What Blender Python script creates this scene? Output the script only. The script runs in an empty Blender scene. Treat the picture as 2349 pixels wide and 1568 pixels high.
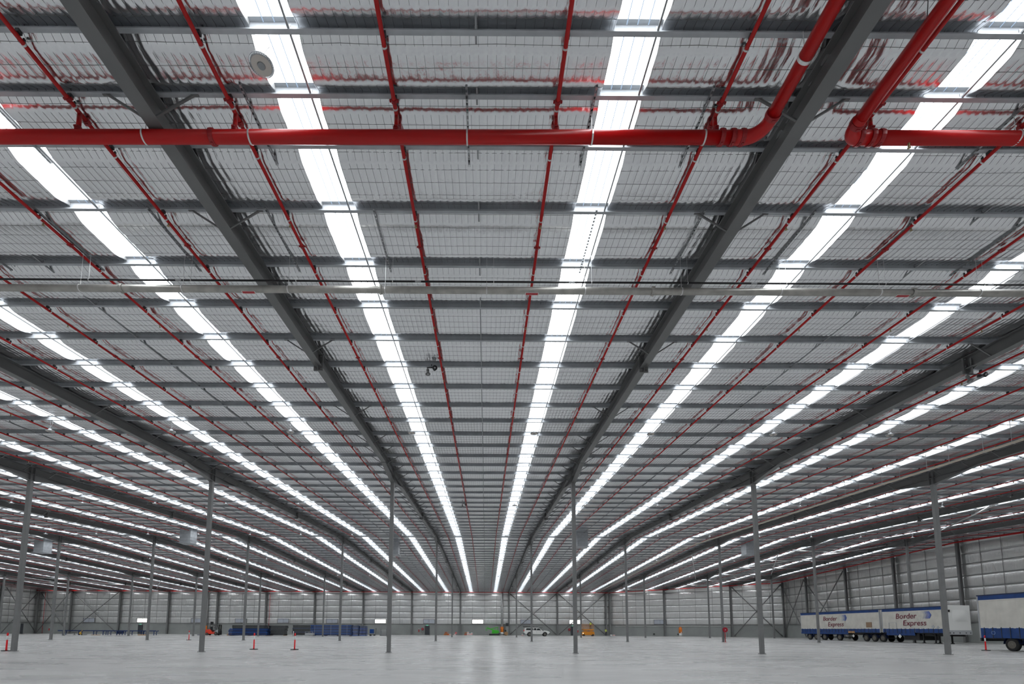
import bpy, math, random
from mathutils import Matrix, Vector
random.seed(7)
sc = bpy.context.scene
col = sc.collection

# ------------------------------------------------------------------ camera
FPX = 1109.0
PITCH, ROLL, YAW, CX, CY = .0988, -.0038, .0026, 1116.55, 1331.81
IW, IH = 2349, 1568
EYE = 1.5
cp, sp, cr, sr, cw, sw = math.cos(PITCH), math.sin(PITCH), math.cos(ROLL), math.sin(ROLL), math.cos(YAW), math.sin(YAW)

def yawed(v):
    return Vector((v[0]*cw + v[1]*sw, -v[0]*sw + v[1]*cw, v[2]))
camd = bpy.data.cameras.new('camera')
camd.sensor_fit = 'HORIZONTAL'; camd.sensor_width = 36
camd.lens = FPX/IW*36
camd.shift_x = (IW/2 - CX)/IW
camd.shift_y = (CY - IH/2)/IW
camd.clip_end = 600
cam = bpy.data.objects.new('camera', camd); col.objects.link(cam)
rv, uv, fv = yawed((cr, sr*sp, -sr*cp)), yawed((sr, -cr*sp, cr*cp)), yawed((0, cp, sp))
cam.matrix_world = Matrix(((rv.x, uv.x, -fv.x, 0), (rv.y, uv.y, -fv.y, 0), (rv.z, uv.z, -fv.z, EYE), (0, 0, 0, 1)))
sc.camera = cam

# ------------------------------------------------------------------ world, exposure
wd = bpy.data.worlds.new('overcast_sky'); sc.world = wd; wd.use_nodes = True
wd.node_tree.nodes['Background'].inputs[0].default_value = (.78, .86, 1, 1)
wd.node_tree.nodes['Background'].inputs[1].default_value = 1.0
sc.view_settings.view_transform = 'Standard'; sc.view_settings.look = 'None'
sc.view_settings.gamma = 1; sc.view_settings.use_curve_mapping = False
sc.view_settings.exposure = 0.0
SKY = 8.0                      # radiance of the daylit translucent roof sheets
cy = sc.cycles
cy.max_bounces = 6; cy.diffuse_bounces = 3; cy.glossy_bounces = 4; cy.transmission_bounces = 2; cy.transparent_max_bounces = 4
cy.sample_clamp_indirect = 6; cy.use_adaptive_sampling = True; cy.adaptive_threshold = .04
cy.use_denoising = True
cy.caustics_refractive = False

# ------------------------------------------------------------------ the building's grid
X0, W, D1, S = -6.04, 11.703, 30.564, 28.806
RD = D1 + S; RZ = 12.836; SL, SL2 = .03545, -.04207
XL, XR, DW, DB = -108.0, 61.0, 117.0, -28.0
KX, KD = 30.2, 98.5            # the far wall turns at X=KX and meets the right wall at (XR, KD)

def P(D):                      # height of the purlins' undersides
    return RZ + (SL if D < RD else SL2)*(D - RD)
def dend(X):
    return DW if X <= KX else KD + (XR - X)*(DW - KD)/(XR - KX)
def gx(f):
    return X0 + W*f
def ray(px, py):
    u, w = (px - CX)/FPX, -(py - CY)/FPX
    x, v = u*cr + w*sr, -u*sr + w*cr
    return yawed((x, cp - v*sp, sp + v*cp))
def at_depth(px, py, D):
    r = ray(px, py); return Vector((0, 0, EYE)) + r*(D/r.y)
def on_floor(px, py):
    r = ray(px, py); return Vector((0, 0, EYE)) + r*(-EYE/r.z)

# ------------------------------------------------------------------ materials
def nodes(m):
    return m.node_tree.nodes, m.node_tree.links
def mat(name, c, rough=.5, metal=0., spec=.5, bump=None, vary=None, emit=None, coat=0):
    m = bpy.data.materials.new(name); m.use_nodes = True
    n, l = nodes(m); b = n['Principled BSDF']
    b.inputs['Base Color'].default_value = (*c, 1); b.inputs['Roughness'].default_value = rough
    b.inputs['Metallic'].default_value = metal; b.inputs['Specular IOR Level'].default_value = spec
    if coat: b.inputs['Coat Weight'].default_value = coat; b.inputs['Coat Roughness'].default_value = .15
    if emit:
        b.inputs['Emission Color'].default_value = (*emit[0], 1); b.inputs['Emission Strength'].default_value = emit[1]
    tc = None
    if vary or bump:
        tc = n.new('ShaderNodeTexCoord')
    if vary:                   # (scale, amount)
        t = n.new('ShaderNodeTexNoise'); t.inputs['Scale'].default_value = vary[0]; t.inputs['Detail'].default_value = 4
        l.new(tc.outputs['Object'], t.inputs['Vector'])
        r = n.new('ShaderNodeMapRange'); r.inputs[1].default_value = .3; r.inputs[2].default_value = .7
        r.inputs[3].default_value = 1 - vary[1]; r.inputs[4].default_value = 1 + vary[1]
        l.new(t.outputs['Fac'], r.inputs[0])
        v = n.new('ShaderNodeVectorMath'); v.operation = 'SCALE'; v.inputs[0].default_value = c
        l.new(r.outputs[0], v.inputs['Scale']); l.new(v.outputs[0], b.inputs['Base Color'])
    if bump:                   # (scale xyz, strength, distance)
        mp = n.new('ShaderNodeMapping'); mp.inputs['Scale'].default_value = bump[0]
        t = n.new('ShaderNodeTexNoise'); t.inputs['Scale'].default_value = 1; t.inputs['Detail'].default_value = 3
        l.new(tc.outputs['Object'], mp.inputs['Vector']); l.new(mp.outputs[0], t.inputs['Vector'])
        bp = n.new('ShaderNodeBump'); bp.inputs['Strength'].default_value = bump[1]; bp.inputs['Distance'].default_value = bump[2]
        l.new(t.outputs['Fac'], bp.inputs['Height']); l.new(bp.outputs[0], b.inputs['Normal'])
    return m

def foil_material(name, rough, wires):
    m = mat(name, (.80, .81, .83), rough, 1.0, bump=((9, 4, 5), .5, .022))
    n, l = nodes(m); b = n['Principled BSDF']
    tc = n.new('ShaderNodeTexCoord')
    if wires:                  # safety mesh too fine to build: thin dark grid lines on the foil
        sep = n.new('ShaderNodeSeparateXYZ'); l.new(tc.outputs['Object'], sep.inputs[0])
        fac = None
        for o, pitch, wd_ in (('X', .15, .010), ('Y', .3, .012)):
            d = n.new('ShaderNodeMath'); d.operation = 'DIVIDE'; d.inputs[1].default_value = pitch; l.new(sep.outputs[o], d.inputs[0])
            f = n.new('ShaderNodeMath'); f.operation = 'FRACT'; l.new(d.outputs[0], f.inputs[0])
            c = n.new('ShaderNodeMath'); c.operation = 'LESS_THAN'; c.inputs[1].default_value = wd_/pitch; l.new(f.outputs[0], c.inputs[0])
            if fac is None: fac = c
            else:
                mx = n.new('ShaderNodeMath'); mx.operation = 'MAXIMUM'; l.new(fac.outputs[0], mx.inputs[0]); l.new(c.outputs[0], mx.inputs[1]); fac = mx
        mix = n.new('ShaderNodeMix'); mix.data_type = 'RGBA'
        mix.inputs[6].default_value = (.76, .77, .79, 1); mix.inputs[7].default_value = (.22, .22, .22, 1)
        l.new(fac.outputs[0], mix.inputs[0]); l.new(mix.outputs[2], b.inputs['Base Color'])
    return m

M = {}
M['foil'] = foil_material('crinkled_foil', .22, False)
M['foil_far'] = foil_material('foil_under_mesh', .26, True)
M['wall_foil'] = mat('wall_foil', (.78, .78, .77), .32, .85, bump=((5, 5, .7), .7, .07), vary=(.5, .05))
M['steel'] = mat('grey_painted_steel', (.185, .186, .187), .45, 0, vary=(1.5, .06))
M['beam'] = mat('grey_beam_paint', (.148, .149, .150), .38, 0, vary=(1.5, .06))
M['steel_dark'] = mat('dark_grey_paint', (.035, .036, .040), .45)
M['galv'] = mat('galvanised_steel', (.40, .42, .445), .5, .12, vary=(3, .12))
M['rod'] = mat('bridging_steel', (.30, .31, .32), .45, .6)
M['wire'] = mat('mesh_wire', (.16, .16, .155), .5, .5)
M['red'] = mat('red_pipe_paint', (.47, .004, .005), .33, 0, .4)
M['red_dark'] = mat('red_coupling_paint', (.30, .008, .012), .42, 0)
M['zinc'] = mat('zinc_clamp', (.72, .72, .72), .35, .7)
M['brass'] = mat('brass_head', (.35, .27, .15), .35, .8)
M['pipe_grey'] = mat('galvanised_pipe', (.42, .41, .38), .42, .6, vary=(4, .18))
M['pipe_cream'] = mat('cream_conduit', (.62, .56, .47), .45, 0)
M['black'] = mat('black_plastic', (.012, .012, .014), .4)
M['rubber'] = mat('tyre_rubber', (.018, .018, .019), .8)
M['concrete'] = mat('precast_concrete', (.31, .325, .315), .75, 0, vary=(.5, .10), bump=((1.5, 1.5, 1.5), .25, .02))
M['flashing'] = mat('flashing', (.42, .42, .42), .5, .3)
M['white'] = mat('white_paint', (.80, .80, .78), .35)
M['white_curtain'] = mat('off_white_curtain', (.62, .60, .55), .55, vary=(1.2, .09), bump=((2.2, 2.2, .15), .5, .08))
M['blue'] = mat('blue_curtain', (.008, .048, .20), .45, vary=(2, .2))
M['navy'] = mat('navy_rail', (.012, .022, .07), .4)
M['maroon'] = mat('maroon_lettering', (.16, .006, .03), .5)
M['mark_blue'] = mat('blue_mark', (.015, .08, .42), .5)
M['mark_pale'] = mat('pale_blue_mark', (.20, .30, .55), .5)
M['rack_blue'] = mat('blue_rack_paint', (.006, .030, .13), .42, vary=(1.5, .2))
M['rack_bright'] = mat('bright_blue_paint', (.008, .065, .27), .4)
M['rack_black'] = mat('black_rack_paint', (.010, .012, .018), .5)
M['orange'] = mat('orange_paint', (.80, .20, .015), .45)
M['forkred'] = mat('orange_red_paint', (.80, .05, .02), .35)
M['liftorange'] = mat('amber_paint', (.75, .27, .015), .4)
M['green'] = mat('lime_green_paint', (.06, .55, .03), .4)
M['beacon'] = mat('lit_lamp', (1, .9, .7), .3, emit=((1, .85, .6), 9))
M['hired'] = mat('post_red', (.85, .012, .02), .35)
M['hivis'] = mat('hi_vis_yellow', (.62, .75, .10), .8)
M['trousers'] = mat('navy_workwear', (.012, .014, .03), .9)
M['skin'] = mat('skin', (.45, .25, .17), .6)
M['hair'] = mat('dark_hair', (.03, .02, .015), .7)
M['glass'] = mat('dark_glass', (.015, .018, .02), .08, 0, .8)
M['door'] = mat('door_grey', (.045, .05, .058), .5)
M['exit'] = mat('exit_sign_green', (.02, .35, .18), .4, emit=((.05, .6, .35), .8))
M['wood'] = mat('timber', (.45, .26, .12), .7, vary=(6, .2))
M['card'] = mat('cardboard', (.30, .20, .13), .8)
M['yellow'] = mat('yellow_paint', (.70, .42, .04), .5)
M['maroon_reel'] = mat('hose_reel_red', (.33, .004, .02), .35)
M['lens'] = mat('lamp_lens', (.55, .50, .46), .35)
M['chrome'] = mat('bright_alloy', (.75, .75, .76), .25, .9)
M['light_grey'] = mat('light_grey_plastic', (.42, .43, .45), .5)
M['hub'] = mat('wheel_hub', (.16, .15, .13), .5, .4)
M['window_blind'] = mat('grey_glazing', (.55, .58, .65), .25, .2)
M['window_lit'] = mat('daylit_pane', (.9, .9, .85), .4, emit=((1, .99, .93), 1.6))
M['label_red'] = mat('label_red', (.45, .02, .03), .5)

def emitter(name, c, s):
    m = bpy.data.materials.new(name); m.use_nodes = True
    n, l = nodes(m); n.remove(n['Principled BSDF'])
    e = n.new('ShaderNodeEmission'); e.inputs[0].default_value = (*c, 1); e.inputs[1].default_value = s
    l.new(e.outputs[0], n['Material Output'].inputs['Surface'])
    return m
M['skylight'] = emitter('daylit_fibreglass', (.93, .97, 1), SKY)
M['skyrib'] = emitter('daylit_fibreglass_rib', (.55, .72, .95), .8)

def floor_material():
    m = mat('polished_concrete_floor', (.5, .5, .5), .3, 0, .5)
    n, l = nodes(m); b = n['Principled BSDF']
    tc = n.new('ShaderNodeTexCoord')
    def noise(scale, sx, sy, rot=0, det=2):
        mp = n.new('ShaderNodeMapping'); mp.inputs['Scale'].default_value = (sx, sy, 1); mp.inputs['Rotation'].default_value = (0, 0, rot)
        t = n.new('ShaderNodeTexNoise'); t.inputs['Scale'].default_value = scale; t.inputs['Detail'].default_value = det
        l.new(tc.outputs['Object'], mp.inputs[0]); l.new(mp.outputs[0], t.inputs['Vector']); return t.outputs['Fac']
    def rng(o, a, b_, c, d):
        r = n.new('ShaderNodeMapRange'); r.inputs[1].default_value = a; r.inputs[2].default_value = b_; r.inputs[3].default_value = c; r.inputs[4].default_value = d
        l.new(o, r.inputs[0]); return r.outputs[0]
    def mul(a, b_):
        x = n.new('ShaderNodeMath'); x.operation = 'MULTIPLY'; l.new(a, x.inputs[0])
        if isinstance(b_, float): x.inputs[1].default_value = b_
        else: l.new(b_, x.inputs[1])
        return x.outputs[0]
    big = rng(noise(.06, 1, 1), .35, .65, .90, 1.07)
    st = rng(noise(.35, .5, 1.3, .25), .3, .7, .90, 1.08)
    fi = rng(noise(1.1, .5, 1.4, -.3, 2), .3, .7, .94, 1.05)
    # tyre arcs and wheel tracks: rings about a few turning points
    tot = mul(mul(big, st), fi)
    sepn = n.new('ShaderNodeSeparateXYZ'); l.new(tc.outputs['Object'], sepn.inputs[0])
    for (x, y, r, w_) in ((-14, 33, 11, .16), (9, 15, 12.5, .14), (14, 36, 17, .18), (-22, 18, 16, .15), (2, 44, 24, .25), (1.5, -6, 24, .2)):
        v = n.new('ShaderNodeVectorMath'); v.operation = 'DISTANCE'; v.inputs[1].default_value = (x, y, 0); l.new(tc.outputs['Object'], v.inputs[0])
        for rr in (r, r + 1.7):
            s = n.new('ShaderNodeMath'); s.operation = 'SUBTRACT'; s.inputs[1].default_value = rr; l.new(v.outputs['Value'], s.inputs[0])
            a = n.new('ShaderNodeMath'); a.operation = 'ABSOLUTE'; l.new(s.outputs[0], a.inputs[0])
            tot = mul(tot, rng(a.outputs[0], .02, w_, 1.07, 1.0))
    v = n.new('ShaderNodeVectorMath'); v.operation = 'SCALE'; v.inputs[0].default_value = (.46, .458, .45)
    l.new(tot, v.inputs['Scale']); l.new(v.outputs[0], b.inputs['Base Color'])
    l.new(rng(noise(.5, .4, 1.4, .2), .3, .7, .23, .36), b.inputs['Roughness'])
    return m
M['floor'] = floor_material()

# ------------------------------------------------------------------ mesh helpers
class MB:
    def __init__(s): s.v = []; s.f = []; s.m = []
    def quad(s, a, b, c, d, mi=0):
        i = len(s.v); s.v += [a, b, c, d]; s.f.append((i, i+1, i+2, i+3)); s.m.append(mi)
    def hexa(s, p, mi=0):      # eight corners: bottom ring then top ring
        i = len(s.v); s.v += [tuple(q) for q in p]
        for f in ((3, 2, 1, 0), (4, 5, 6, 7), (0, 1, 5, 4), (1, 2, 6, 5), (2, 3, 7, 6), (3, 0, 4, 7)):
            s.f.append(tuple(i+k for k in f)); s.m.append(mi)
    def box(s, x0, x1, y0, y1, z0, z1, mi=0):
        s.hexa([(x0, y0, z0), (x1, y0, z0), (x1, y1, z0), (x0, y1, z0), (x0, y0, z1), (x1, y0, z1), (x1, y1, z1), (x0, y1, z1)], mi)
    def bar(s, a, b, w, h=None, mi=0, up=(0, 0, 1)):    # a straight bar of rectangular section
        h = h or w; a, b = Vector(a), Vector(b); d = (b - a).normalized(); u = Vector(up)
        if abs(d.dot(u)) > .97: u = Vector((0, 1, 0))
        r = d.cross(u).normalized()*(w/2); t = r.cross(d).normalized()*(h/2)
        s.hexa([a-r-t, a+r-t, a+r+t, a-r+t, b-r-t, b+r-t, b+r+t, b-r+t], mi)
    def tube(s, pts, r, n=10, mi=0, caps=True):
        pts = [Vector(p) for p in pts]; rs = r if isinstance(r, (list, tuple)) else [r]*len(pts); rings = []
        ref = None
        for k, p in enumerate(pts):
            d = (pts[min(k+1, len(pts)-1)] - pts[max(k-1, 0)]).normalized()
            if ref is None:
                ref = Vector((0, 0, 1)) if abs(d.z) < .9 else Vector((1, 0, 0))
            x = d.cross(ref).normalized(); y = x.cross(d).normalized(); ref = y
            i = len(s.v); rings.append(i)
            for q in range(n):
                a = 2*math.pi*q/n; s.v.append(tuple(p + x*math.cos(a)*rs[k] + y*math.sin(a)*rs[k]))
        for a, b in zip(rings, rings[1:]):
            for q in range(n):
                s.f.append((a+q, a+(q+1) % n, b+(q+1) % n, b+q)); s.m.append(mi)
        if caps:
            s.f.append(tuple(rings[0]+q for q in range(n))[::-1]); s.m.append(mi)
            s.f.append(tuple(rings[-1]+q for q in range(n))); s.m.append(mi)
    def lathe(s, c, axis, prof, n=20, mi=0):            # profile of (along, radius)
        c = Vector(c); ax = Vector(axis).normalized()
        s.tube([c + ax*a for a, _ in prof], [max(r, .0005) for _, r in prof], n, mi)
    def grid(s, rows, mi=0):
        i = len(s.v); m_ = len(rows[0])
        for r in rows: s.v += r
        for a in range(len(rows)-1):
            for b in range(m_-1):
                s.f.append((i+a*m_+b, i+a*m_+b+1, i+(a+1)*m_+b+1, i+(a+1)*m_+b)); s.m.append(mi)
    def prism(s, poly, d, a, b, mi=0):                   # poly in the two other axes, extruded along axis d from a to b
        def pt(u, v, t): return {'x': (t, u, v), 'y': (u, t, v), 'z': (u, v, t)}[d]
        n = len(poly); i = len(s.v)
        s.v += [pt(u, v, a) for u, v in poly] + [pt(u, v, b) for u, v in poly]
        s.f.append(tuple(range(i, i+n))); s.m.append(mi); s.f.append(tuple(range(i+2*n-1, i+n-1, -1))); s.m.append(mi)
        for k in range(n):
            s.f.append((i+k, i+n+k, i+n+(k+1) % n, i+(k+1) % n)); s.m.append(mi)
    def mesh(s, name, mats, smooth=False):
        me = bpy.data.meshes.new(name); me.from_pydata([tuple(v) for v in s.v], [], s.f)
        for m in (mats if isinstance(mats, (list, tuple)) else [mats]): me.materials.append(m)
        if any(s.m): me.polygons.foreach_set('material_index', s.m)
        if smooth: me.polygons.foreach_set('use_smooth', [True]*len(me.polygons))
        me.update(); return me
    def build(s, name, mats, parent=None, smooth=False, loc=None, rz=0):
        return put(name, s.mesh(name, mats, smooth), parent, loc, rz)
def put(name, me, parent=None, loc=None, rz=0):
    o = bpy.data.objects.new(name, me); col.objects.link(o)
    if parent: o.parent = parent
    if loc is not None: o.location = loc
    o.rotation_euler.z = rz
    return o
def fix(o, bevel=0, seg=2, angle=.6):
    if bevel:
        b = o.modifiers.new('bevel', 'BEVEL'); b.width = bevel; b.segments = seg; b.limit_method = 'ANGLE'; b.angle_limit = angle
    return o
def recalc(o):
    import bmesh
    bm = bmesh.new(); bm.from_mesh(o.data); bmesh.ops.recalc_face_normals(bm, faces=bm.faces); bm.to_mesh(o.data); bm.free(); return o
def tag(o, label, cat, group=None):
    o['label'] = label; o['category'] = cat
    if group: o['group'] = group
    return o
def struct(o): o['kind'] = 'structure'; return o
def stuff(o): o['kind'] = 'stuff'; return o
def thing(name, label, cat, loc=(0, 0, 0), rz=0, group=None):
    o = bpy.data.objects.new(name, None); col.objects.link(o); o.location = loc; o.rotation_euler.z = rz
    o.empty_display_size = .2
    return tag(o, label, cat, group)
def copy_tree(o, parent=None):
    c = o.copy(); col.objects.link(c); c.parent = parent
    for ch in o.children: copy_tree(ch, c)
    return c
ORD = ['first', 'second', 'third', 'fourth', 'fifth', 'sixth', 'seventh', 'eighth', 'ninth', 'tenth', 'eleventh', 'twelfth', 'thirteenth', 'fourteenth', 'fifteenth', 'sixteenth',
       'seventeenth', 'eighteenth', 'nineteenth', 'twentieth'] + ['twenty-' + x for x in ('first', 'second', 'third', 'fourth', 'fifth', 'sixth', 'seventh', 'eighth', 'ninth')] + ['thirtieth'] + \
      ['thirty-' + x for x in ('first', 'second', 'third', 'fourth', 'fifth', 'sixth', 'seventh', 'eighth', 'ninth')] + ['fortieth'] + ['forty-' + x for x in ('first', 'second', 'third', 'fourth')]
def hsh(*a):
    x = math.sin(sum(v*k for v, k in zip(a, (12.9898, 78.233, 37.719))))*43758.5453
    return x - math.floor(x)
def vnoise(x, y):
    xi, yi = math.floor(x), math.floor(y); fx, fy = x-xi, y-yi; fx = fx*fx*(3-2*fx); fy = fy*fy*(3-2*fy)
    return (hsh(xi, yi)*(1-fx)+hsh(xi+1, yi)*fx)*(1-fy)+(hsh(xi, yi+1)*(1-fx)+hsh(xi+1, yi+1)*fx)*fy - .5

# ------------------------------------------------------------------ floor
mb = MB(); mb.box(XL-1, XR+1, DB, DW+2, -.2, 0)
struct(mb.build('floor', M['floor']))

# ------------------------------------------------------------------ ceiling: blankets, mesh, skylights, purlins
NEAR = [6.83, 7.795, 8.754] + [10.307 + 1.7775*i for i in range(28)]
PUR = [5.3 - 1.7775*i for i in range(18, -1, -1)] + NEAR
PUR = [d for d in PUR if d > DB]
FAR = [RD + .25 + 1.7775*i for i in range(33) if RD + .25 + 1.7775*i < DW - .3]
PUR += FAR
PUR_I = PUR[:]
INT = sorted(PUR_I + [DB, RD, DW])
PH = .225                      # purlin depth
PF = .20                      # level of the foil where it meets a purlin

ceiling = thing('ceiling', 'silver foil-lined warehouse ceiling', 'ceiling'); del ceiling['category']; struct(ceiling)

def smooth(a, b, x):
    x = min(1, max(0, (x-a)/(b-a))); return x*x*(3-2*x)
RISE = [0.0]
for _i in range(50): RISE.append(RISE[-1] + smooth(.50, .66, (_i+.5)/50)/50)
def pf(D):                     # the blankets drape lower over the closely spaced purlins overhead
    return .125 + .075*smooth(8, 17, D)
def zfoil(x, D, u, L, fine=True):
    """underside of the foil: flat in mid bay, bending up towards the purlins; pillows between the mesh wires when fine"""
    q = abs(2*u-1); k = min(49, int(q*50)); r = RISE[k] + (RISE[k+1]-RISE[k])*(q*50-k)
    s1 = (.40 if L > 1.5 else .70) if L > .7 else .1
    z = P(D) + pf(D) - s1*L/2*(RISE[-1]-r) - .02*vnoise(x*.8, D*1.1)*(1-q**4)
    if fine:
        ph = (x/.15) % 1; n_ = max(2, round(L/.3)); cy_ = (u*n_) % 1
        z -= (1-(2*ph-1)**2)*.013*(1-.5*q**6)*(1-max(0, 1-abs(cy_-.5)*8)*.8)
        sm = (x + .3*vnoise(0, D*.4)) % 1.2
        if sm < .11: z += .016*(1-abs(sm-.055)/.055)*(vnoise(x*9, D*9)+.3)*(1-q**6)
        z -= .006*vnoise(x/.15+.5, D/.3)*(1-q**6) + .006*vnoise(x*5, D*6)*(1-q**6)
    return z
def foil_rows(xa, xb, da, db, dx, nu, fine):
    rows = []
    nx = max(2, round((xb-xa)/dx)); xs = [xa + (xb-xa)*i/nx for i in range(nx+1)]
    if fine: xs = [xa] + [round(xa/.15)*.15 + dx*i for i in range(1, int((xb-round(xa/.15)*.15)/dx)) if xa < round(xa/.15)*.15 + dx*i < xb] + [xb]
    bays = [(a, b) for a, b in zip(INT, INT[1:]) if a >= da-1e-3 and b <= db+1e-3]
    for bi, (a, b) in enumerate(bays):
        L = b - a; n_ = nu if (L > 1.5 or not fine) else nu//2
        us_ = [k/n_ for k in range(n_+1)] if L > .7 else [0, 1]
        for ui, u in enumerate(us_):
            if ui == 0 and bi > 0: continue
            D = a + u*L; row = []
            for x in xs:
                Dc = min(D, dend(x)-.02)
                row.append((x, Dc, zfoil(x, D, u, L, fine) if Dc == D else P(Dc)+pf(Dc)-.03))
            rows.append(row)
    return rows
FINE_END = 10.307 + 1.7775*7
kinds = []
for k in range(-9, 6):
    for fa, fb in ((.256, .69), (.755, 1.19)):
        a, b = max(gx(k+fa), XL), min(gx(k+fb), XR)
        if k == 5 and fa == .256: b = XR
        if b - a < .5 or a >= XR or (k == 5 and fa > .7): continue
        near = abs((a+b)/2) < 27
        mb = MB()
        mb.grid(foil_rows(a, b, DB, PUR[16], 1.0, 6, False))
        if near:
            mb.grid(foil_rows(a, b, PUR[16], FINE_END, .0375, 24, True))
            i0 = len(mb.f)
            mb.m[:] = [0]*len(mb.f)
            mb.grid(foil_rows(a, b, FINE_END, RD, .4, 10, False), 1)
        else:
            mb.grid(foil_rows(a, b, PUR[16], RD, 1.0, 10, False), 1)
        mb.grid(foil_rows(a, b, RD, DW, .9, 10, False), 1)
        o = mb.build('insulation_blanket', [M['foil'], M['foil_far']], ceiling, smooth=True)
        # the safety mesh under the near blankets
        if near and abs((a+b)/2) < 24:
            mw = MB(); bays = [(p, q) for p, q in zip(INT, INT[1:]) if p > 3 and q < 30.2]
            x = math.ceil(a/.15)*.15
            while x < b:
                pts = []
                for (p, q) in bays:
                    fn = q <= FINE_END + .01; n_ = 12 if q-p > 1.5 else 6
                    for k_ in range(n_):
                        u = k_/n_; pts.append((x, p+u*(q-p), zfoil(x, p+u*(q-p), u, q-p, fn) - .004))
                mw.tube(pts, .0024, 3, caps=False); x += .15
            for (p, q) in bays:
                n_ = max(2, round((q-p)/.3)); fn = q <= FINE_END + .01
                for j in range(n_):
                    u = (j+.5)/n_; D = p+u*(q-p); nn = max(2, int((b-a)/.6))
                    mw.tube([(a+(b-a)*t/nn, D + .02*vnoise(t*2.1, D*5), zfoil(a+(b-a)*t/nn, D, u, q-p, False) - (.007 if fn else .004)) for t in range(nn+1)], .0024, 3, caps=False)
            stuff(mw.build('safety_mesh', M['wire'], ceiling))

def strip(mb, a, b, z_off, mi=0, th=.0):
    for lo, hi in ((DB, RD-.22), (RD+.22, DW)):
        e1, e2 = min(hi, dend(a)), min(hi, dend(b))
        mb.quad((a, lo, P(lo)+z_off), (a, e1, P(e1)+z_off), (b, e2, P(e2)+z_off), (b, lo, P(lo)+z_off), mi)
for k in range(-9, 6):
    for fa, fb in ((.19, .256), (.69, .755)):
        a, b = gx(k+fa), gx(k+fb)
        if a < XL or b > XR: continue
        mb = MB(); strip(mb, a-.02, b+.02, PH+.006)
        sk = mb.build('skylight_panel', M['skylight'], ceiling)
        for t in (.27, .5, .73):
            r = MB(); x = a + (b-a)*t; strip(r, x-.009, x+.009, PH-.006)
            r.build('rib', M['skyrib'], sk)
        fr = MB()
        for x in (a-.015, b+.015):
            low, top = [], []
            for p, q in zip(INT, INT[1:]):
                for k_ in range(8):
                    u = k_/8; D = p+u*(q-p)
                    if D < dend(x)-.05: low.append((x, D, zfoil(x, D, u, q-p, False)-.012)); top.append((x, D, P(D)+PH-.002))
            for sx in (0, .005): fr.grid([[(v[0]+sx, v[1], v[2]) for v in low], [(v[0]+sx, v[1], v[2]) for v in top]])
            fr.grid([low, [(v[0]+.005, v[1], v[2]) for v in low]])
        fr.build('edge_trim', M['flashing'], sk)
# ridge capping strip seen where the roof sheets stop
mb = MB(); mb.box(XL, XR, RD-.25, RD+.25, P(RD)+PH+.004, P(RD)+PH+.03)
mb.build('ridge_cap', M['galv'], ceiling)
# outer roof sheet that closes the building above the blankets
mb = MB()
for lo, hi in ((DB, RD), (RD, DW)):
    mb.quad((XL, lo, P(lo)+.34), (XL, hi, P(hi)+.34), (XR, hi, P(hi)+.34), (XR, lo, P(lo)+.34))
mb.build('roof_sheet', M['flashing'], ceiling)

def purlin_mesh(D, xr):
    mb = MB(); z0, z1 = P(D), P(D)+PH; w = .075; t = .004
    d0 = D - .038              # open side towards the camera, web at the back
    mb.box(XL, xr, D+.034, D+.038, z0, z1)
    mb.box(XL, xr, d0, D+.034, z0, z0+t); mb.box(XL, xr, d0, D+.034, z1-t, z1)
    mb.box(XL, xr, d0, d0+t, z0+t, z0+.024)
    return mb
for D in PUR:
    xr = XR if D <= KD else XR - (D-KD)*(XR-KX)/(DW-KD)
    purlin_mesh(D, xr).build('purlin', M['galv'], ceiling)
for k in range(-9, 6):
    for f in (.245, .5, .748):
        x = gx(k+f)
        if x < XL or x > XR: continue
        mb = MB(); e = dend(x)
        for a, b in ((3.4, RD), (RD, e)):
            mb.bar((x, a, P(a)+.03), (x, b, P(b)+.03), .032, .03)
        for D in PUR:
            if 5 < D < min(50, e) and abs(x) < 40: mb.box(x-.03, x+.03, D-.03, D-.015, P(D)+.02, P(D)+.10)
        mb.build('bridging_rail', M['rod'], ceiling)

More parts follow.
